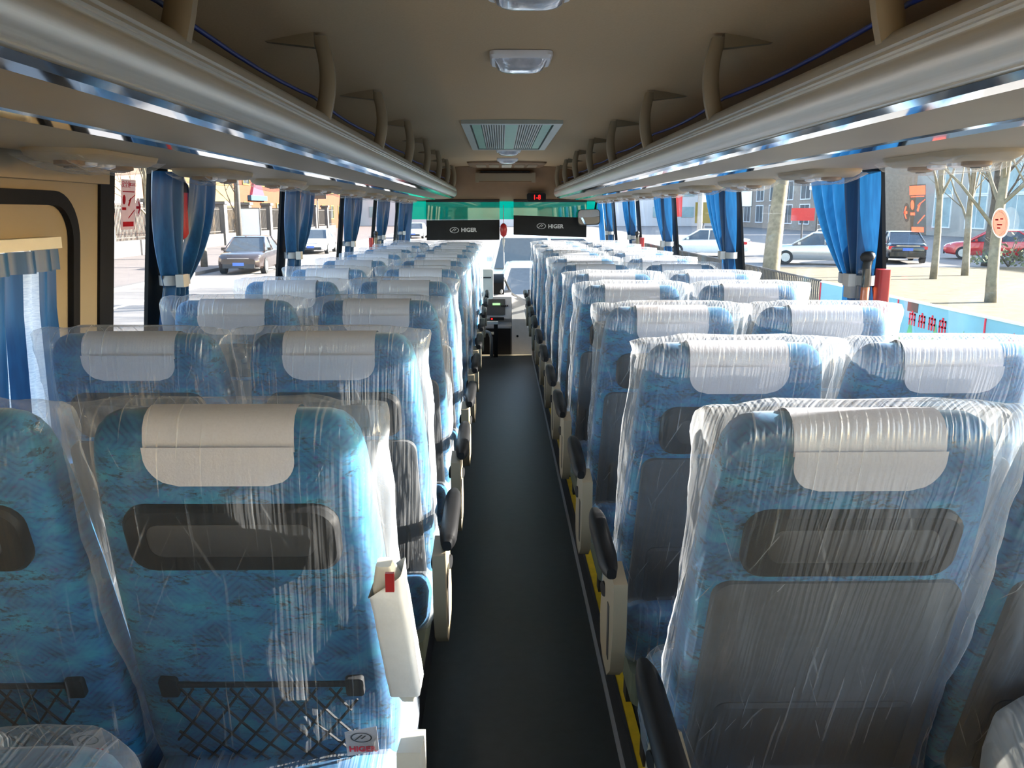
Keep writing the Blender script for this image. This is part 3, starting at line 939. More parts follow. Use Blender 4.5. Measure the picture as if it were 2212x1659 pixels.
for sx, rows, side in ((-1, LROW, 'street'), (1, RROW, 'grass')):
    for i, y in enumerate(rows):
        for place, X in (('aisle', XI), ('window', XO)):
            arm = (-sx) if place == 'aisle' else 0
            kind = 'fabric' if (sx < 0 and i == 0) else 'panel'
            if kind == 'fabric':
                o = seat('fabric', 0, 1 + X, 'film_clear', .60)
            else:
                var = i % 3
                key = (arm, var) if not (sx > 0 and i == 0) else (arm, 'first')
                if key not in protos:
                    protos[key] = seat('panel', arm, 10 + var * 2.3 + arm * 4 + sx + (.7 if i == 0 else 0), ady=-.10 if key[1] == 'first' else 0)
                    o = protos[key]
                else:
                    o = copy_tree(protos[key])
            o.location = (sx * X, y, -.012)
            o.rotation_euler = (0, 0, R(rs_.uniform(-.3, .3)))
            tag(o, seat_label(side, place, i), 'seat', 'plastic-wrapped coach seats')
            if kind == 'fabric' and place == 'aisle':
                # folded-up armrest wrapped in white paper, with red end
                ar = MB(); rings = []
                p0, p1 = Vector((.226, -.005, .985)), Vector((.240, .12, .70))
                for k in range(9):
                    t = k / 8; c = p0.lerp(p1, t); e = .55 + .45 * math.sin(min(1, t * 6, (1 - t) * 6) * PI / 2)
                    rings.append([(c.x + x * e, c.y + yy * e, c.z) for x, yy in rrect(.019, .03, .008, 3)])
                ar.loft(rings); a_ = ar.build('folded_armrest', 'cream', o, R(50))
                rings = []
                for k in range(12):
                    t = .10 + .80 * k / 11; c = p0.lerp(p1, t)
                    rings.append([(c.x + x * 1.12 + .0015 * noise.noise(Vector((x * 90, yy * 90, t * 9))), c.y + yy * 1.12, c.z + (.016 * x / .02 if k == 0 else 0)) for x, yy in rrect(.021, .032, .006, 3)])
                MB().loft(rings, False, False).build('paper_wrap', 'paper', a_, R(50))
                MB().box(.231, .243, -.037, -.031, .955, .982).build('red_end_tag', 'red_plastic', a_)
                MB().prism([(.02, .34), (.13, .34), (.15, .62), (.06, .64)], .225, .262, 'x').build('armrest_panel', 'cream', o, R(35))
                MB().tube([(.245, .05, .60), (.262, .02, .585), (.275, .0, .53), (.285, -.005, .45), (.27, .06, .40)], [.012, .012, .012, .012, .012], 6).build('seat_belt', 'belt', o, True)

# rear bench cushions close to the camera
def bench(x, y, rz, m, label, hw=.23):
    r = empty('bench_cushion', (x, y, 0), rz); tag(r, label, 'cushion', 'rear bench cushions')
    def rg(k, z):
        return [(px * k, py * k, z) for px, py in superell(hw, .33, 4, 40)]
    MB().loft([rg(.9, .56), rg(.98, .58), rg(1, .63), rg(.99, .68), rg(.94, .72), rg(.84, .738), rg(.6, .748)]).build('pad', 'fabric', r, R(60))
    def fg(k, z, s):
        return [(px * k * (1 + .05 * noise.noise(Vector((px * 9, py * 9, s)))), py * k * (1 + .04 * noise.noise(Vector((px * 9 + 4, py * 9, s)))), z + .010 * noise.noise(Vector((px * 12, py * 12, s * 2)))) for px, py in superell(hw + .012, .345, 3.5, 64)]
    MB().loft([fg(1.0, .55, 1), fg(1.03, .60, 1.3), fg(1.03, .66, 1.5), fg(1.01, .71, 1.8), fg(.94, .745, 2.1), fg(.82, .757, 2.4), fg(.6, .764, 2.8), fg(.3, .766, 3.2), fg(.05, .766, 3.4)], False, True).build('plastic_wrap', m, r, True)
    MB().box(-hw * .9, hw * .9, -.3, .28, .10, .56).build('bench_box', 'olive', r)
bench(-.735, .735, R(4), 'film', 'plastic-wrapped blue rear bench cushion on the street side')
bench(.82, .80, R(-22), 'film_milky', 'milky plastic-wrapped rear bench cushion on the grass side', .25)

# ------------------------------------------------------------------ curtains
def drape(y0, y1, ty0, ty1, ztop, ztie, zbot, xin, npl, seed, sx):
    def fn(u, v):
        z = ztop + (zbot - ztop) * v
        if z > ztie:
            k = (ztop - z) / (ztop - ztie); s = k ** (2.6 if sx < 0 else 1.8)
            a, b = y0 + (ty0 - y0) * s, y1 + (ty1 - y1) * s
            amp = .016 + .008 * k
        else:
            k = (ztie - z) / (ztie - zbot)
            wv = .05 * k
            a, b = ty0 - wv, ty1 + wv
            amp = .016
        y = a + (b - a) * u
        xx = amp * math.sin(u * npl * 2 * PI + seed) + .006 * math.sin(u * npl * 4.3 * PI + seed * 2 + v * 2)
        return (sx * (wx(z) - .055 - xin + xx), y, z)
    return MB().grid(56, 26, fn)
def curtain(sx, yp, label, two):
    r = empty('curtain', (0, 0, 0)); tag(r, label, 'curtain', 'tied-back blue window curtains')
    ztie = 1.235
    if two:
        drape(yp - .15, yp + .045, yp - .045, yp + .025, 1.574, ztie, 1.06, 0, 2, .4, sx).build('drape', 'curtain', r, True)
        drape(yp + .14, yp + .33, yp + .02, yp + .065, 1.574, ztie, 1.06, .012, 2, 1.4, sx).build('drape', 'curtain', r, True)
    else:
        drape(yp - .14, yp + .36, yp - .07, yp + .10, 1.574, ztie, 1.06, 0, 4.5, .9, sx).build('drape', 'curtain', r, True)
    X = wx(ztie) - .055
    hy = .066 if sx < 0 else .10
    pts = [(sx * (X + .045 * math.cos(a * PI / 8)), yp + .015 + hy * math.sin(a * PI / 8)) for a in range(16)]
    MB().loft([[(x, y, z) for x, y in pts] for z in (ztie - .016, ztie + .016)], False, False).build('tieback', 'grey_plastic', r, R(50))
    a, b = sorted((sx * (X - .055), sx * (X - .03)))
    MB().box(a, b, yp - .055, yp - .01, ztie - .020, ztie + .020).build('tieback_buckle', 'pale_grey', r)
for sx, side in ((-1, 'street'), (1, 'grass')):
    ys_ = [y for y in PIL if y > 2]
    for i, y in enumerate(ys_):
        curtain(sx, y, 'blue satin curtain tied to the %s window pillar from the back, %s side' % (ordn[i], side), sx < 0 or i == 3)
# driver-end curtains
for sx, side in ((-1, 'street'), (1, 'grass')):
    r = empty('curtain'); tag(r, 'narrow blue curtain hanging beside the windscreen post on the %s side' % side, 'curtain', 'narrow curtains by the windscreen')
    drape(9.5, 9.78, 9.55, 9.75, 1.574, 1.0, .7, .02, 3, .3, sx).build('drape', 'curtain', r, True)
# curtain of the emergency door, with sheer bands
r = empty('curtain'); tag(r, 'gathered blue curtain with sheer white bands over the emergency door window', 'curtain')
def door_c(u0, u1, dx):
    def fn(u, v):
        uu = u0 + (u1 - u0) * u
        z = 1.362 - .56 * v
        y = 1.12 + .94 * uu + .10 * max(0, v - .25) * max(0, uu - .55) * 2.2
        x = -wx(z) + .036 + .014 * math.sin(uu * 11 * 2 * PI + .6 * v) + .006 * math.sin(uu * 31) + dx
        return (x, y, z)
    return fn
cuts = [0, .10, .13, .25, .28, .40, .435, .55, .585, .68, .71, .77, .795, .825, .85, .885, .91, 1.0]
for k, (a, b) in enumerate(zip(cuts, cuts[1:])):
    MB().grid(max(4, int((b - a) * 90)), 16, door_c(a, b, 0)).build('sheer_band' if k % 2 else 'drape', 'sheer' if k % 2 else 'curtain', r, True)
MB().grid(80, 3, lambda u, v: (door_c(0, 1, .006)(u, 0)[0], 1.12 + .94 * u, 1.364 - .05 * v)).build('heading_tape', 'curtain', r, True)

# ------------------------------------------------------------------ emergency hammers, stickers
def hammer(sx, y, z, label, big):
    r = empty('emergency_hammer', (sx * (wx(z) - .03), y, z)); tag(r, label, 'emergency hammer', 'emergency hammers on the pillars')
    MB().loft([[(x, yy - .062, zz) for x, yy in rrect(.018, .022, .008)] for zz in (-.11, .05)]).build('red_back_plate', 'red_plastic', r, R(40))
    MB().tube([(-sx * .035, -.02, -.10), (-sx * .035, -.02, -.01)], .013, 10).build('grip', 'orange', r, True)
    MB().tube([(-sx * .035, -.02, -.01), (-sx * .035, -.02, .06), (-sx * .03, -.02, .08)], [.012, .014, .014], 10).build('handle', 'charcoal', r, True)
    MB().tube([(-sx * .035, -.055, .085), (-sx * .035, -.04, .09), (-sx * .035, .0, .085), (-sx * .035, .02, .07)], [.006, .016, .018, .01], 10).build('head', 'charcoal', r, True)
    MB().loft([[(-sx * .035 + x, -.02 + yy, zz) for x, yy in rrect(.02, .026, .008)] for zz in (-.12, .05)], True, False).build('clear_holder', 'clear_acrylic', r)
    a, b = sorted((-sx * .03, -sx * .065))
    MB().box(a, b, .02, .075, -.05, .02).build('latch_block', 'grey_plastic', r)
hammer(1, 2.69, 1.225, 'orange-gripped emergency hammer in a clear holder on the first grass-side pillar', True)
hammer(1, 7.27, 1.19, 'emergency hammer on the fourth pillar from the back, grass side', False)
hammer(-1, 7.27, 1.19, 'emergency hammer on the fourth pillar from the back, street side', False)
r = empty('fire_extinguisher_case', (-(wx(1.45) - .03), 2.885, 1.46)); tag(r, 'tall red case with black cap showing between the two curtain drapes', 'red case')
MB().loft([[(x, yy, zz) for x, yy in superell(.02 * k, .045 * k, 3, 20)] for k, zz in ((.7, -.10), (1, -.08), (1, .055))]).build('body', 'red_plastic', r, R(50))
MB().loft([[(x, yy, zz) for x, yy in superell(.02 * k, .045 * k, 3, 20)] for k, zz in ((1, .055), (.95, .08), (.5, .095))]).build('cap', 'charcoal', r, R(50))

def mat_trans(name, c, tr=.7, clear=0.0):
    m, t, p = new_mat(name)
    n = add_noise(t, objtex(t), 40, 2)
    cc = ramp(t, n, [(.3, tuple(x * .92 for x in c)), (.7, c)])
    t.links.new(cc, p.inputs['Base Color']); p.inputs['Roughness'].default_value = .6
    tl = t.nodes.new('ShaderNodeBsdfTranslucent'); t.links.new(cc, tl.inputs[0])
    mx = t.nodes.new('ShaderNodeMixShader'); mx.inputs[0].default_value = tr
    t.links.new(p.outputs[0], mx.inputs[1]); t.links.new(tl.outputs[0], mx.inputs[2])
    tp = t.nodes.new('ShaderNodeBsdfTransparent'); m4 = t.nodes.new('ShaderNodeMixShader'); m4.inputs[0].default_value = clear
    t.links.new(mx.outputs[0], m4.inputs[1]); t.links.new(tp.outputs[0], m4.inputs[2])
    t.links.new(m4.outputs[0], t.nodes['Material Output'].inputs[0])
    return m
M['st_white'] = mat_trans('white_vinyl_sticker', (.70, .70, .68))
M['st_pink'] = mat_trans('pale_pink_vinyl_sticker', (.74, .55, .50))
M['st_red'] = mat_trans('red_vinyl_print', (.70, .03, .06))
M['st_orange'] = mat_trans('orange_red_vinyl_print', (.80, .15, .10), .7, .35)
M['ink_salmon'] = mat_trans('salmon_vinyl_print', (.80, .42, .33), .6, .2)
M['st_clear'] = glass('clear_vinyl_sticker', (.82, .78, .74), .05)
def on_glass(sx, y, z, off=-.012):
    return Vector((sx * (wx(z) + .014 + off), y, z))
LEANW = math.atan(.105)
def sticker_root(name, sx, y, z, label):
    r = empty(name, on_glass(sx, y, z)); tag(r, label, 'sticker', 'window stickers')
    # local frame: x along the glass to the reader's right, y = out of the glass to the reader, z up
    r.rotation_euler = (0, sx * -LEANW, 0)
    return r
def flat(r, name, m, poly, sx, depth=0.0):
    """polygon given as (right, up) for a reader inside the bus"""
    mb = MB(); n = len(poly)
    mb.loft([[(-sx * d, -sx * p[0], p[1]) for p in poly] for d in (depth, depth + .0006)])
    return mb.build(name, m, r)
def gtext(r, body, size, m, u, v, sx, depth=.002, sxs=1.0):
    o = text(body, size, m, r, loc=(-sx * depth, -sx * u, v), rot=(R(90), 0, R(90) if sx < 0 else R(-90)), ext=.0002, sx=sxs)
    return o
def rect(x0, x1, y0, y1): return [(x0, y0), (x1, y0), (x1, y1), (x0, y1)]
def exit_sticker(sx, y, z, label, back, ink):
    r = sticker_root('window_sticker', sx, y, z, label)
    flat(r, 'sticker_film', back, rect(-.048, .048, -.075, .07), sx)
    if ink == 'st_red':
        gtext(r, '安全锤', .020, ink, -.018, .055, sx)
        gtext(r, '紧急出口', .011, ink, .028, .056, sx)
    else:
        flat(r, 'red_bar', ink, rect(-.046, .046, .040, .066), sx, .001)
    flat(r, 'red_bar', ink, rect(-.036, .036, -.066, -.052), sx, .001)
    flat(r, 'red_bar', ink, rect(-.040, .040, .034, .037), sx, .001)
    flat(r, 'pictogram', ink, [(-.030 + .010 * math.cos(a), .012 + .014 * math.sin(a)) for a in [i * PI / 6 for i in range(12)]], sx, .001)
    flat(r, 'pictogram', ink, rect(-.042, -.016, -.018, -.010), sx, .001)
    flat(r, 'pictogram', ink, [(-.004, -.004), (.012, .018), (.018, .014), (.004, -.008)], sx, .001)
    flat(r, 'pictogram', ink, [(.0, .010), (.045, .028), (.046, .026), (.002, .008)], sx, .001)
    flat(r, 'pictogram', ink, [(.0, -.040), (.042, -.016), (.043, -.019), (.001, -.043)], sx, .001)
    u0 = .068 if sx < 0 else -.068
    ar = sticker_root('arrow_sticker', sx, y - sx * u0, z - .01, label.replace('sign', 'arrow').replace('red exit', 'round red exit'))
    d = 1 if sx < 0 else -1
    flat(ar, 'disc', back, [(.02 * math.cos(a * PI / 9), .028 * math.sin(a * PI / 9)) for a in range(18)], sx)
    flat(ar, 'arrow_shaft', ink, rect(-.014, .006, -.004, .004), sx, .001)
    flat(ar, 'arrow_head', ink, [(d * -.002, .018), (d * .004, .018), (d * .016, 0), (d * .004, -.018), (d * -.002, -.018), (d * .008, 0)], sx, .001)
exit_sticker(-1, 2.54, 1.475, 'pale red exit sign on the narrow street-side window', 'st_pink', 'st_red')
exit_sticker(1, 2.46, 1.46, 'red exit sign on the grass-side window', 'st_clear', 'st_orange')
r = sticker_root('window_sticker', 1, 2.05, 1.425, 'round orange and white sticker on the grass-side window')
cir = lambda q, n=30: [(q * math.cos(a * 2 * PI / n), q * math.sin(a * 2 * PI / n)) for a in range(n)]
flat(r, 'disc', 'st_white', cir(.036), 1)
flat(r, 'print', 'ink_salmon', cir(.033), 1, .001)
mb = MB()
mb.loft([[(-.0026, -k * math.cos(a * PI / 15), k * math.sin(a * PI / 15)) for a in range(30)] for k in (.028, .0265)], False, False)
mb.build('ring', 'st_white', r)
for u, v, w_, h_ in ((-.012, .008, .012, .004), (.008, .010, .012, .003), (0, -.004, .020, .003), (-.004, -.012, .012, .003)):
    flat(r, 'print_bar', 'st_red', rect(u - w_ / 2, u + w_ / 2, v - h_ / 2, v + h_ / 2), 1, .002)

# ------------------------------------------------------------------ front end: blinds, display, mirror, dashboard
def blind(x0, x1, ztop, zh, zb, tilt, label):
    y = 9.70
    r = empty('sun_blind', ((x0 + x1) / 2, y, ztop)); tag(r, label, 'sun blind', 'windscreen sun blinds')
    w_ = (x1 - x0) / 2
    MB().tube([(-w_, 0, 0), (w_, 0, 0)], .02, 10).build('roller', 'charcoal', r, True)
    h0, h1 = zh - ztop, zb - ztop
    MB().hexa([(-w_, -.001, h0 + tilt), (w_, -.001, h0 - tilt), (-w_, .001, h0 + tilt), (w_, .001, h0 - tilt), (-w_, -.001, 0), (w_, -.001, 0), (-w_, .001, 0), (w_, .001, 0)]).build('film', 'blind_film', r)
    MB().hexa([(-w_, -.004, h1 + tilt), (w_, -.004, h1 - tilt), (-w_, .004, h1 + tilt), (w_, .004, h1 - tilt), (-w_, -.004, h0 + tilt), (w_, -.004, h0 - tilt), (-w_, .004, h0 + tilt), (w_, .004, h0 - tilt)]).build('hem', 'black', r)
    zc = (h0 + h1) / 2
    make_emblem(r, -.10, zc + tilt * .2, .105, 'ink_grey', -.006, 'flat')
    text('HIGER', .062, 'ink_grey', r, bold=.03, loc=(.065, -.006, zc - tilt * .15), rot=(R(90), 0, 0), ext=.0005)
blind(-.90, -.065, 1.585, 1.365, 1.14, -.003, 'sun blind with a black lettered hem, the lower of the two, driver side')
blind(.095, .93, 1.585, 1.405, 1.185, .014, 'sun blind with a black lettered hem, the higher of the two, by the mirror')
r = empty('digital_display', (.345, 9.47, 1.615)); tag(r, 'black digital display with red lit digits on the header panel', 'display')
MB().loft([[(x, yy, z) for x, z in rrect(.105, .045, .02)] for yy in (-.02, .05)]).build('housing', 'black', r)
text('1-8', .072, 'led', r, 'digits', loc=(.005, -.022, -.002), rot=(R(90), 0, 0), ext=.001, sx=.9)
r = empty('rear_view_mirror', (.94, 9.55, 1.40)); tag(r, 'rear-view mirror with rounded housing hanging at the windscreen top', 'mirror')
rot = Matrix.Rotation(R(-14), 3, 'X') @ Matrix.Rotation(R(-10), 3, 'Z')
mb = MB().loft([[rot @ Vector((x * k, yy, z * k)) for x, z in rrect(.125, .088, .04)] for k, yy in ((1, 0), (1, .02), (.8, .05))]); mb.build('housing', 'charcoal', r, R(40))
MB().loft([[rot @ Vector((x, yy, z)) for x, z in rrect(.118, .081, .036)] for yy in (-.002, .0)]).build('mirror_face', 'mirror', r)
MB().tube([(.05, .04, .05), (.08, .10, .08), (.10, .16, .17)], .012, 8).build('arm', 'charcoal', r, True)
r = empty('hanging_charm', (-.02, 9.62, 1.26)); tag(r, 'red lantern charm with tassel hanging on a cord between the blinds', 'ornament')
MB().tube([(0, 0, .27), (0, 0, .07)], .003, 6).build('cord', 'ink_red', r)
MB().tube([(0, 0, .07), (0, 0, .05), (0, 0, .0), (0, 0, -.06), (0, 0, -.08)], [.012, .034, .042, .034, .014], 14).build('lantern', 'red_plastic', r, True)
MB().tube([(0, 0, -.08), (0, 0, -.12), (0, 0, -.2), (.005, 0, -.45)], [.008, .018, .006, .004], 8).build('tassel', 'ink_grey', r, True)

d = empty('dashboard', (0, 9.1, 0)); tag(d, 'grey driver dashboard with dark binnacle and control panels', 'dashboard')
MB().loft([[(x, y, z) for y, z in ((-.42, -.28), (-.42, .28), (-.36, .32), (-.40, .36), (-.34, .58), (-.2, .64), (.2, .60), (.6, .50), (.72, .42), (.72, -.28))] for x in (-1.08, .06)]).build('main_body', 'grey_plastic', d, R(30))
MB().loft([[(x, y, z) for y, z in ((-.44, -.28), (-.44, .36), (-.25, .56), (.1, .52), (.6, .46), (.72, .42), (.72, -.28))] for x in (.062, .36)]).build('side_cabinet', 'pale_grey', d, R(30))
MB().box(-.52, .05, -.435, -.41, -.02, .26).build('lower_recess', 'black', d)
MB().box(-.16, -.09, -.455, -.432, .20, .225).build('recess_handle', 'cream', d)
MB().box(-.30, .05, -.43, -.40, -.24, -.03).build('kick_panel', 'charcoal', d)
MB().loft([[(x, y, z) for y, z in ((-.30, .55), (-.26, .72), (-.05, .80), (.15, .76), (.2, .58))] for x in (-.75, -.02)]).build('binnacle_hood', 'black', d, R(40))
MB().tube([(-.05, -.30, .62), (-.02, -.12, .76), (.06, -.2, .60), (.2, -.26, .54), (.34, -.28, .52)], .014, 8).build('hood_edge', 'pale_grey', d, True)
MB().box(-.34, -.01, -.405, -.375, .40, .56).xf(lambda v: (v.x, v.y + (v.z - .4) * .25, v.z)).build('control_panel', 'charcoal', d)
MB().box(-.14, -.06, -.395, -.37, .50, .52).build('lit_label', 'led_green', d)
for k in range(4):
    MB().box(-.03 - .0 + .02 * k - .02, -.018 + .02 * k - .02, -.395, -.36, .485, .50).build('switch', 'black', d)
MB().box(-.17, -.02, -.425, -.395, .345, .375).build('radio_slot', 'black', d)
MB().box(-.155, -.14, -.43, -.42, .352, .367).build('red_light', 'led', d)
for z in (.18, -.14):
    MB().tube([(.12, -.445, z), (.12, -.43, z)], .012, 10).build('screw_cap', 'black', d)
MB().tube([(.24, -.36, .44), (.25, -.37, .55), (.25, -.38, .66)], [.012, .012, .02], 8).build('gear_lever', 'black', d, True)
r = empty('hanging_cloth', (.215, 8.645, .38)); tag(r, 'small white cloth hanging beside the gear lever', 'cloth')
MB().grid(8, 10, lambda u, v: (.05 * (u - .5) * (1 - .5 * v) + .02 * v, -.012 + .012 * math.sin(u * 9 + v * 2), .09 - .20 * v)).build('cloth_fold', 'paper', r, True)
MB().tube([(0, -.012, .06), (0, -.012, .10), (.02, 0, .11)], .01, 6).build('cloth_knot', 'paper', r, True)
r = empty('driver_partition', (-.40, 8.5, 0)); tag(r, 'pale grey box-shaped partition head behind the driver seat', 'partition')
MB().loft([[(x, y, z) for x, z in rrect(.27, .15, .02)] for y in (-.06, .06)]).xf(lambda v: (v.x, v.y, v.z + .74)).build('box_shell', 'cream', r, R(40))
MB().box(-.24, .25, -.068, -.058, .80, .815).build('slot', 'charcoal', r)
MB().box(-.05, .05, -.03, .03, -.28, .60).build('post', 'charcoal', r)
r = empty('handrail', (-.17, 8.42, 0)); tag(r, 'bent grey handrail tube beside a black post at the end of the aisle', 'handrail')
MB().tube([(-.06, 0, .24), (-.03, 0, .265), (.0, 0, .25), (.018, 0, .20), (.02, 0, -.05)], .018, 10).build('tube', 'grey_plastic', r, True)
MB().box(.045, .085, -.02, .02, -.05, .34).build('post', 'black', r)
MB().box(-.03, .09, -.025, .025, .34, .365).build('top_cap', 'pale_grey', r)


# ------------------------------------------------------------------ outside: ground
GZ = -.97
def ground(name, m, x0, x1, y0, y1, z, label, th=.3):
    o = MB().box(x0, x1, y0, y1, z - th, z).build(name, m); struct(o, label); return o
ground('road', 'asphalt', -12, 3.2, -40, 170, GZ, 'pale sunlit asphalt street')
ground('sidewalk', 'pavement', -60, -12.2, -40, 170, GZ + .12, 'pale pavement along the street')
ground('kerb', 'kerb', -12.2, -12, -40, 170, GZ + .13, 'pale kerb stones along the pavement')
ground('path', 'bank', 3.2, 6.6, -40, 170, GZ + .10, 'pale concrete path beside the bus')
ground('lawn', 'grass', 6.6, 17.5, -40, 36, GZ + .12, 'dry yellow winter grass')
ground('parking_ground', 'asphalt', 6.6, 70, 36, 170, GZ + .08, 'pale parking ground behind the grass')
ground('parking_strip', 'grass', 17.5, 70, -40, 36, GZ + .10, 'dry yellow grass with cars behind')
for k in range(9):
    y = 8 + k * 9
    o = MB().box(-5.6, -5.45, y, y + 4, GZ, GZ + .006).build('lane_mark', 'road_paint', bpy.data.objects['road'])
MB().box(-10.1, -9.95, -10, 120, GZ, GZ + .006).build('lane_line', 'road_paint', bpy.data.objects['road'])

# ------------------------------------------------------------------ cars
def car(loc, rz, paintm, label, van=False, plate=True, group='cars parked and driving outside'):
    r = empty('car', loc, rz); tag(r, label, 'car', group)
    H = 1.85 if van else 1.46
    belt = 1.05 if van else .92
    st = [(-2.28, .45, .78, .70), (-2.2, .30, .90, .80), (-1.9, .24, .96 if not van else belt, .86), (-1.2, .20, belt + .02, .89), (0, .20, belt, .89), (1.0, .20, belt - .02, .89), (1.75, .22, .84, .87), (2.15, .28, .74, .80), (2.28, .42, .62, .66)]
    rings = []
    for y, z0, z1, hw in st:
        rings.append([(hw * a, y, z0 + (z1 - z0) * b) for a, b in ((-.92, 0), (-1, .15), (-1, .6), (-.96, .9), (-.85, 1), (.85, 1), (.96, .9), (1, .6), (1, .15), (.92, 0))])
    MB().loft(rings).build('body', paintm, r, R(35))
    y0, y1, t0, t1 = (-2.1, 1.35, -1.95, .55) if van else (-1.75, 1.15, -1.0, .30)
    def fr(k):
        return [( -.80 + .18 * k, y0 + (t0 - y0) * k), (.80 - .18 * k, y0 + (t0 - y0) * k), (.80 - .18 * k, y1 + (t1 - y1) * k), (-.80 + .18 * k, y1 + (t1 - y1) * k)]
    zb, zt2 = belt - .03, H - .06
    MB().loft([[(x, y, zb + (zt2 - zb) * k) for x, y in fr(k)] for k in (0, .5, 1)]).build('window_glass', 'car_glass', r)
    rt = [[(x * s, ((t0 + t1) / 2) + (y - (t0 + t1) / 2) * s, z) for x, y in fr(1)] for s, z in ((1.02, zt2 - .01), (1.0, zt2 + .03), (.85, H))]
    MB().loft(rt).build('roof', paintm, r, R(35))
    for i in range(4):
        a, b = fr(0)[i], fr(1)[i]
        MB().tube([(a[0] * 1.01, a[1], zb), (b[0] * 1.01, b[1], zt2)], .045, 6).build('pillar', paintm, r, True)
    for sx in (-1, 1):
        ym = -.25
        MB().tube([(sx * .81, ym, zb), (sx * .63, ym, zt2)], .035, 6).build('door_pillar', paintm, r, True)
        MB().box(min(sx * .86, sx * 1.0), max(sx * .86, sx * 1.0), .78, .90, belt - .02, belt + .10).build('wing_mirror', paintm, r)
        for y in (-1.38, 1.40):
            wv = MB().tube([(sx * .70, y, .32), (sx * .905, y, .32)], .32, 20).build('wheel', 'tyre', r, R(40))
            MB().tube([(sx * .90, y, .32), (sx * .915, y, .32)], .20, 14).build('hub', 'hub', wv, R(40))
        MB().hexa([(sx * .45, 2.18, .60), (sx * .80, 2.02, .60), (sx * .45, 2.10, .60), (sx * .80, 1.9, .60), (sx * .47, 2.13, .72), (sx * .80, 1.97, .76), (sx * .47, 2.0, .72), (sx * .80, 1.85, .76)]).build('headlight', 'headlight', r)
        MB().box(min(sx * .50, sx * .83), max(sx * .50, sx * .83), -2.27, -2.1, .66, .80).build('tail_light', 'taillight', r)
    MB().box(-.42, .42, 2.16, 2.27, .50, .66).build('grille', 'chrome', r)
    for k in range(3):
        MB().box(-.38, .38, 2.268, 2.275, .52 + .045 * k, .54 + .045 * k).build('grille_slot', 'black', r)
    MB().box(-.62, .62, 2.2, 2.285, .26, .42).build('front_bumper', 'charcoal', r)
    MB().box(-.75, .75, -2.33, -2.15, .34, .54).build('rear_bumper', paintm, r)
    if plate:
        MB().box(-.22, .22, 2.285, 2.295, .36, .48).build('number_plate', 'plate_blue', r)
        MB().box(-.22, .22, -2.30, -2.28, .60, .72).build('number_plate', 'plate_blue', r)
    MB().box(-.5, .5, -2.29, -2.27, .80, .84).build('boot_trim', 'chrome', r)
    return r
car((-10.5, 35.5, GZ), R(183), 'paint_dark', 'dark brown saloon car facing the bus on the street, by the pavement')
car((-11.3, 52, GZ), R(182), 'paint_white', 'white car facing the bus on the street, behind the dark brown saloon')
car((-8.2, 82, GZ), R(178), 'paint_white', 'white car far down the street seen through the windscreen corner')
car((.72, 16.9, GZ), 0, 'paint_white', 'white saloon car directly ahead of the bus, seen from behind')
car((.55, 23.6, GZ), 0, 'paint_white', 'white van standing ahead of the white saloon', van=True)
car((2.1, 33, GZ), R(90), 'paint_black', 'dark car crossing far ahead below the higher sun blind')
car((19.2, 40.5, GZ + .1), R(-16), 'paint_black', 'black saloon car with red tail lights parked behind the bare trees')
car((25.0, 42.5, GZ + .1), R(62), 'paint_red', 'red car parked behind the shrubs on the grass side')
car((11.2, 46, GZ + .1), R(66), 'paint_white', 'white saloon parked beyond the low iron fence')
car((14.6, 38.6, GZ + .1), R(68), 'paint_silver', 'silver grey car with arched roof parked behind the leaning trunk')
car((18.2, 46.5, GZ + .1), R(-25), 'paint_beige', 'beige car parked between the silver car and the black saloon')

# ------------------------------------------------------------------ trees and shrubs
def tree(loc, h, r0, m, label, seed, lean=(0, 0), spread=.5, first=.45, levels=3, group='bare winter trees'):
    rd = random.Random(seed)
    root = empty('bare_tree', loc); tag(root, label, 'tree', group)
    tp = [Vector((lean[0] * t * h + .05 * math.sin(t * 5 + seed), lean[1] * t * h, t * h * .62)) for t in [i / 8 for i in range(9)]]
    MB().tube(tp, [r0 * (1.15 - .55 * i / 8) for i in range(9)], 10).build('trunk', m, root, True)
    mb = MB()
    def grow(p, d, L, r, lv):
        n = 4; pts = [p]
        for i in range(n):
            d = (d + Vector((rd.uniform(-.18, .18), rd.uniform(-.18, .18), rd.uniform(-.02, .16)))).normalized()
            pts.append(pts[-1] + d * L / n)
        mb.tube(pts, [r * (1 - .7 * i / n) for i in range(n + 1)], 5 if lv > 1 else 3, cap=False)
        if lv > 0:
            for k in range(4 if lv > 1 else 5):
                q = pts[rd.randint(1, n)]
                a = rd.uniform(0, 2 * PI)
                dd = (d + Vector((math.cos(a) * spread * 1.5, math.sin(a) * spread * 1.5, rd.uniform(-.1, .5)))).normalized()
                grow(q, dd, L * rd.uniform(.5, .75), r * .5, lv - 1)
    for k in range(8):
        t = first + (1 - first) * k / 7
        p = tp[min(8, int(t * 8))]
        a = k * 2.4 + seed
        grow(p, Vector((math.cos(a) * spread, math.sin(a) * spread, .9)).normalized(), h * .38, r0 * .42, levels - 1)
    mb.build('branches', m, root, True)
    return root
tree((15.2, 29.4, GZ + .1), 9, .115, 'bark', 'slim pale-barked tree standing beside the black parked car', 1)
tree((17.2, 31.0, GZ + .1), 8, .12, 'bark', 'slim pale-barked tree between the black and the red car', 2)
tree((12.75, 21.6, GZ + .1), 8, .135, 'bark', 'pale-barked tree on the dry grass in line with the round sticker', 3, spread=.7)
tree((7.9, 24.5, GZ + .1), 10, .23, 'bark', 'thick leaning trunk beside the end of the blue banner', 4, lean=(.02, 0), first=.7)
tree((21.5, 37, GZ + .1), 9, .16, 'bark_dark', 'dark thin tree behind the pale-barked ones', 5, spread=.7)
tree((33.5, 47, GZ + .1), 10, .2, 'bark_dark', 'dark tree in front of the grey building', 6, spread=.7)
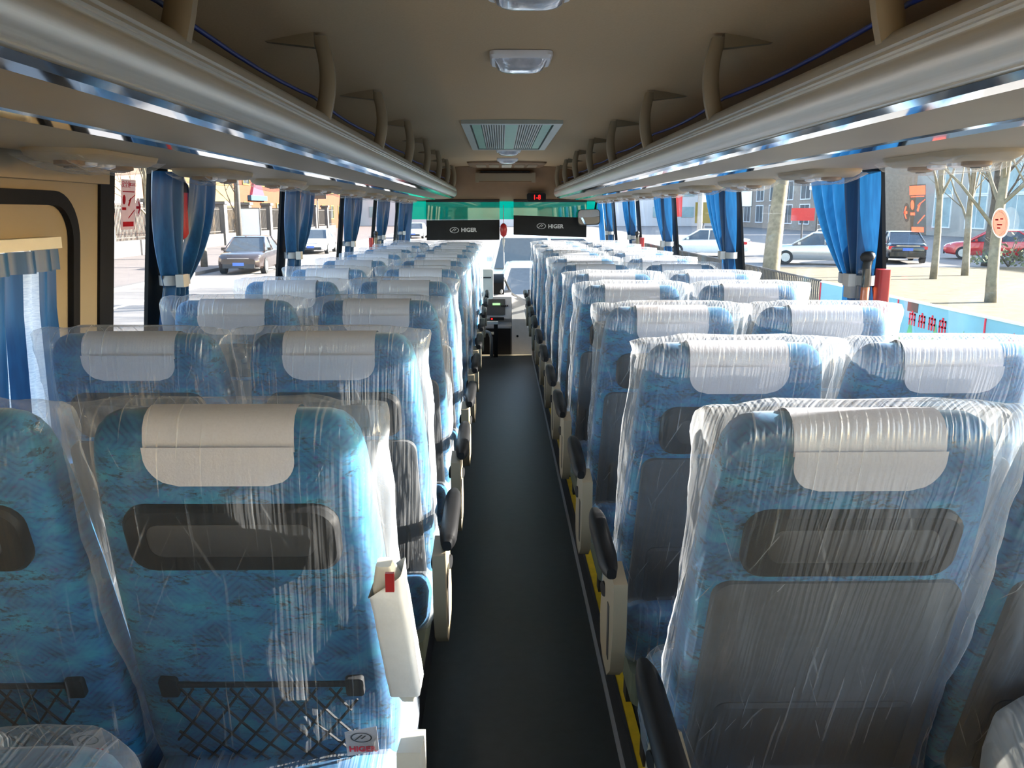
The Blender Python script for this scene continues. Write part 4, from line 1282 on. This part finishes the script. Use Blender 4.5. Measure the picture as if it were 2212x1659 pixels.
tree((-12.9, 36.5, GZ + .1), 8, .13, 'bark_dark', 'bare street tree on the pavement behind the dark brown saloon', 7, spread=.45)
tree((-17.5, 42.5, GZ + .1), 9, .14, 'bark', 'bare tree forking low before the pink building', 8, spread=.6, first=.35)
tree((-17.0, 55, GZ + .1), 9, .13, 'bark_dark', 'bare tree on the pavement before the ochre building', 9, spread=.45)
tree((-16.0, 66, GZ + .1), 9, .14, 'bark_dark', 'bare tree on the pavement by the white board', 10, spread=.5)
def shrub(loc, s, seed, label):
    rd = random.Random(seed)
    root = empty('shrub', loc); tag(root, label, 'shrub', 'shrubs on the grass side')
    mb = MB()
    for k in range(260):
        a, b = rd.uniform(0, 2 * PI), rd.random() ** .5
        p = Vector((math.cos(a) * b * s, math.sin(a) * b * s, .1 + rd.random() * .8 * s * (1.1 - b)))
        d = Vector((rd.uniform(-1, 1), rd.uniform(-1, 1), rd.uniform(0, 1))).normalized() * .22
        e = d.cross(Vector((rd.uniform(-1, 1), .3, .2))).normalized() * .06
        q = len(mb.v); mb.v += [tuple(p), tuple(p + d * .5 + e), tuple(p + d), tuple(p + d * .5 - e)]; mb.f.append((q, q + 1, q + 2, q + 3))
    mb.build('foliage', 'shrub', root)
    mb = MB()
    for k in range(14):
        a = rd.uniform(0, 2 * PI)
        mb.tube([(0, 0, 0), (math.cos(a) * s * .4, math.sin(a) * s * .4, .5 * s), (math.cos(a) * s * .8, math.sin(a) * s * .8, .8 * s)], [.02, .014, .006], 4)
    mb.build('twigs', 'bark_dark', root)
shrub((22.0, 36.2, GZ + .1), 1.6, 1, 'dull green shrub beside the black parked car')
shrub((25.4, 38.6, GZ + .1), 1.5, 2, 'dull green shrub in front of the red car')
shrub((29.6, 40.6, GZ + .1), 1.7, 3, 'dull green shrub at the far end of the red car')

# ------------------------------------------------------------------ buildings
def building(name, label, sx, X, y0, y1, h, wallm, rows, pitch, wsize, framem, panem, depth=10, z_first=1.2, row_h=3.2, band=None):
    """block whose street face lies at x = X and looks towards the bus"""
    r = empty(name, (X, y0, GZ)); tag(r, label, 'building', 'buildings along the street')
    d = depth * (1 if sx > 0 else -1)
    a, b = sorted((0, d))
    MB().box(a, b, 0, y1 - y0, 0, h).build('wall', wallm, r)
    if band:
        a2, b2 = sorted((-.12 * (1 if sx > 0 else -1), d))
        MB().box(a2, b2, -.05, y1 - y0 + .05, 3.0, 3.3).build('band', band, r)
    n = int((y1 - y0 - 1) / pitch)
    f0 = p0 = None
    ww, wh = wsize
    s = -1 if sx > 0 else 1
    for k in range(n):
        for q in range(rows):
            y = 1.2 + pitch * (k + .5); z = z_first + q * row_h
            if f0 is None:
                mb = MB(); t = .14
                def bx(ya, yb, za, zb, x0, x1):
                    xa, xb = sorted((s * x0, s * x1)); mb.box(xa, xb, ya, yb, za, zb)
                bx(-ww / 2 - t, ww / 2 + t, -t, 0, -.05, .10); bx(-ww / 2 - t, ww / 2 + t, wh, wh + t, -.05, .10)
                bx(-ww / 2 - t, -ww / 2, 0, wh, -.05, .10); bx(ww / 2, ww / 2 + t, 0, wh, -.05, .10)
                bx(-.04, .04, 0, wh, -.02, .05)
                f0 = mb.build('window', framem, r)
                xa, xb = sorted((s * -.03, s * .02))
                p0 = MB().box(xa, xb, -ww / 2, ww / 2, 0, wh).build('pane', panem, f0)
                f0.location = (0, y, z)
            else:
                f = f0.copy(); col.objects.link(f); f.parent = r; f.location = (0, y, z)
                p = p0.copy(); col.objects.link(p); p.parent = f
    return r
building('pink_building', 'pale pinkish building behind the iron fence', -1, -25, 20, 60, 12, 'pink_wall', 3, 5, (1.8, 2.0), 'white_frame', 'pale_pane', band='pale_wall')
building('ochre_building', 'ochre yellow building behind the iron fence', -1, -24.6, 60.5, 79, 12, 'ochre', 1, 9, (1.4, 1.6), 'white_frame', 'dark_pane', z_first=6.5, band='pink_wall')
building('orange_building', 'orange building with yellow window frames', -1, -25, 80, 148, 13, 'orange_wall', 3, 6.0, (2.0, 1.7), 'yellow_frame', 'dark_pane', z_first=1.6, row_h=3.6)
building('grey_building', 'grey building with pale windows behind the parked cars', 1, 45, 26, 92, 8.2, 'grey_wall', 2, 6.2, (3.2, 2.9), 'white_frame', 'pale_pane', z_first=1.0)
building('brown_building', 'brown shop building beyond the grey one', 1, 40, 94, 148, 8.2, 'brown_wall', 2, 6.5, (3.4, 2.4), 'white_frame', 'dark_pane', z_first=1.0)
r = empty('pale_building', (0, 150, GZ)); tag(r, 'pale building closing the street far ahead', 'building', 'buildings along the street')
MB().box(-60, 60, 0, 12, 0, 14).build('wall', 'pale_wall', r)
f0 = None
for k in range(16):
    for q in range(3):
        o = MB().box(-1.1, 1.1, -.1, .05, 0, 1.8).build('window', 'pale_pane', r) if f0 is None else f0.copy()
        if f0 is None: f0 = o
        else: col.objects.link(o); o.parent = r
        o.location = (-37 + 5 * k, 0, 1.6 + 3.6 * q)

# shop signs, boards, posts
def board(name, loc, w, h, m, label, cat, rz=0, frame=None, post=0, group=None):
    r = empty(name, loc, rz); tag(r, label, cat, group)
    MB().box(-w / 2, w / 2, -.05, .05, 0, h).build('panel', m, r)
    if frame:
        mb = MB()
        for a, b, c, d in ((-w / 2 - .06, w / 2 + .06, -.06, .0), (-w / 2 - .06, w / 2 + .06, h, h + .06), (-w / 2 - .06, -w / 2, 0, h), (w / 2, w / 2 + .06, 0, h)):
            mb.box(a, b, -.08, .07, c, d)
        mb.build('frame', frame, r)
    if post:
        MB().tube([(0, .02, -post), (0, .02, 0)], .06, 8).build('post', 'stone', r, True)
    return r
board('white_board', (-18.8, 64, GZ + .75), 1.35, 1.95, 'sign_white', 'blank white notice board in front of the fence', 'board', frame='stone', post=.65)
b_ = board('shop_sign', (-17.6, 82, GZ + 3.75), 1.6, 1.1, 'pink_wall', 'framed pale sign hanging before the orange building', 'sign', frame='iron', post=3.6)
for k in range(3):
    MB().box(-.6 + .45 * k, -.3 + .45 * k, -.07, -.05, .25, .85).build('sign_mark', 'stone', b_)
r = empty('triangle_sign', (-25.08, 87.5, GZ + 3.6), R(90)); tag(r, 'pink triangular sign on a blue bar on the orange building', 'sign')
MB().prism([(-2.2, .5), (2.2, .5), (0, 3.2)], -.35, -.1, 'y').build('triangle', 'pink_sign', r)
MB().box(-2.9, 2.9, -.45, -.1, 0, .5).build('bar', 'blue_sign', r)
r = empty('street_lamp', (-14.6, 47.5, GZ + .1)); tag(r, 'grey lamp post on the pavement before the orange building', 'lamp post', 'lamp posts')
MB().tube([(0, 0, 0), (0, 0, 6), (.1, 0, 7), (1.2, 0, 7.4)], [.13, .10, .07, .05], 10).build('post', 'stone', r, True)
MB().box(1.0, 1.8, -.12, .12, 7.32, 7.45).build('lamp_head', 'pale_grey', r)
r = empty('street_lamp', (11.6, 49.5, GZ + .1)); tag(r, 'pale blue-grey lamp post beyond the iron fence', 'lamp post', 'lamp posts')
MB().tube([(0, 0, 0), (0, 0, 6), (-.1, 0, 7), (-1.2, 0, 7.4)], [.16, .13, .07, .05], 10).build('post', 'pale_grey', r, True)
MB().box(-1.8, -1.0, -.12, .12, 7.32, 7.45).build('lamp_head', 'pale_grey', r)
board('shop_sign', (17.6, 69, GZ + 4.2), 3.6, 1.1, 'sign_green', 'green shop sign board above the white board', 'sign', post=4.1, group='shop signs')
board('shop_sign', (17.8, 67.5, GZ + 2.9), 4.2, 1.2, 'sign_white', 'white framed sign board below the green one', 'sign', frame='stone', post=2.8, group='shop signs')
board('shop_sign', (13.6, 66, GZ + 2.1), .9, 1.6, 'sign_red', 'red upright sign behind the white saloon', 'sign', post=2.0, group='shop signs')
board('shop_sign', (15.8, 66, GZ + 1.6), 1.4, 1.6, 'yellow_frame', 'yellow sign behind the white saloon', 'sign', post=1.5, group='shop signs')
board('shop_sign', (19.8, 53, GZ + 3.8), 1.2, 1.15, 'sign_white', 'pale square sign above the silver grey car', 'sign', post=3.4, group='shop signs')
board('shop_sign', (19.6, 55, GZ + 1.9), 1.5, .8, 'sign_red', 'low red sign above the silver grey car', 'sign', post=1.8, group='shop signs')
r = empty('wall_air_conditioner', (-24.6, 47.0, GZ + 4.0)); tag(r, 'white air conditioner unit on the pinkish building', 'air conditioner')
MB().box(0, .45, -.5, .5, 0, .9).build('case', 'sign_white', r)
MB().tube([(.45, 0, .45), (.48, 0, .45)], .34, 16).build('fan_guard', 'stone', r)

# iron fence with stone pillars along the pavement
r = empty('iron_fence', (-20, 24, GZ + .1)); tag(r, 'dark iron fence on a pale low wall with stone pillars', 'fence')
MB().box(-.2, .2, 0, 78, 0, .85).build('low_wall', 'kerb', r)
mb = MB()
for k in range(int(76 / .17)):
    y = .6 + .17 * k
    mb.box(-.018, .018, y - .018, y + .018, .85, 2.7)
o = mb.build('bars', 'iron', r); o['kind'] = 'stuff'
for z in (1.0, 2.55):
    MB().box(-.03, .03, 0, 78, z - .03, z + .03).build('rail', 'iron', r)
p0 = None
for k in range(13):
    if p0 is None:
        p0 = MB().box(-.35, .35, -.35, .35, 0, 2.9).box(-.45, .45, -.45, .45, 2.9, 3.1).build('pillar', 'stone', r); p = p0
    else:
        p = p0.copy(); col.objects.link(p); p.parent = r
    p.location = (0, 6.0 * k + 1, 0)

# blue banner fence beside the path, then a low iron fence
ys_ = [1.1, 3.7, 6.3, 8.9, 11.5, 14.1, 17.6]
ZB, ZT = GZ + .10, .005
for i, (a, b) in enumerate(zip(ys_, ys_[1:])):
    r = empty('banner_panel', (6.72, a, ZB)); tag(r, 'sky blue printed banner panel of the low fence, %s from the iron fence' % ordn[len(ys_) - 2 - i], 'banner', 'blue banner fence')
    h = ZT - ZB
    MB().box(0, .04, 0, b - a, 0, h).build('sheet', 'banner', r)
    MB().box(-.015, .055, 0, b - a, h, h + .03).build('white_edge', 'banner_edge', r)
    MB().box(-.012, .0, b - a - .03, b - a, 0, h).build('red_post', 'ink_red', r)
    # printed hill, tree and marks (flat print standing just off the sheet)
    pts = [(.0, .0)] + [((b - a - .06) * k / 12, .30 + .07 * math.sin(k * .9 + i * 2)) for k in range(13)] + [(b - a - .06, .0)]
    MB().prism(pts, -.004, -.001, 'x').build('printed_hill', 'banner_green', r)
    for k in range(3):
        yy = .5 + .8 * k
        MB().prism([(yy - .10, .33), (yy + .10, .33), (yy, .62)], -.006, -.003, 'x').build('printed_tree', 'banner_green', r)
    if i == 3:
        for k, ch in enumerate('山中'):
            text(ch, .26, 'ink_red', r, loc=(-.008, 1.9 - .42 * k, .62), rot=(R(90), 0, R(-90)), ext=.001, sx=1)
    else:
        for k in range(4):
            for (u0, u1, v0, v1) in ((0, .2, .17, .2), (0, .2, .08, .11), (.08, .12, 0, .24), (0, .03, 0, .2), (.17, .2, 0, .2)):
                MB().box(-.008, -.003, 1.0 + .32 * k + u0, 1.0 + .32 * k + u1, .50 + v0, .50 + v1).build('red_mark', 'ink_red', r)
        MB().box(-.007, -.003, 1.9, 2.25, .72, .88).build('pale_print', 'pink_wall', r)
r = empty('iron_fence', (6.75, 17.7, GZ + .1)); tag(r, 'low dark iron fence running on from the blue banner', 'fence')
mb = MB()
for k in range(190):
    mb.box(-.012, .012, .12 * k, .12 * k + .024, 0, .92)
o = mb.build('bars', 'iron', r); o['kind'] = 'stuff'
for z in (.08, .90):
    MB().box(-.02, .02, 0, 23, z - .02, z + .02).build('rail', 'iron', r)
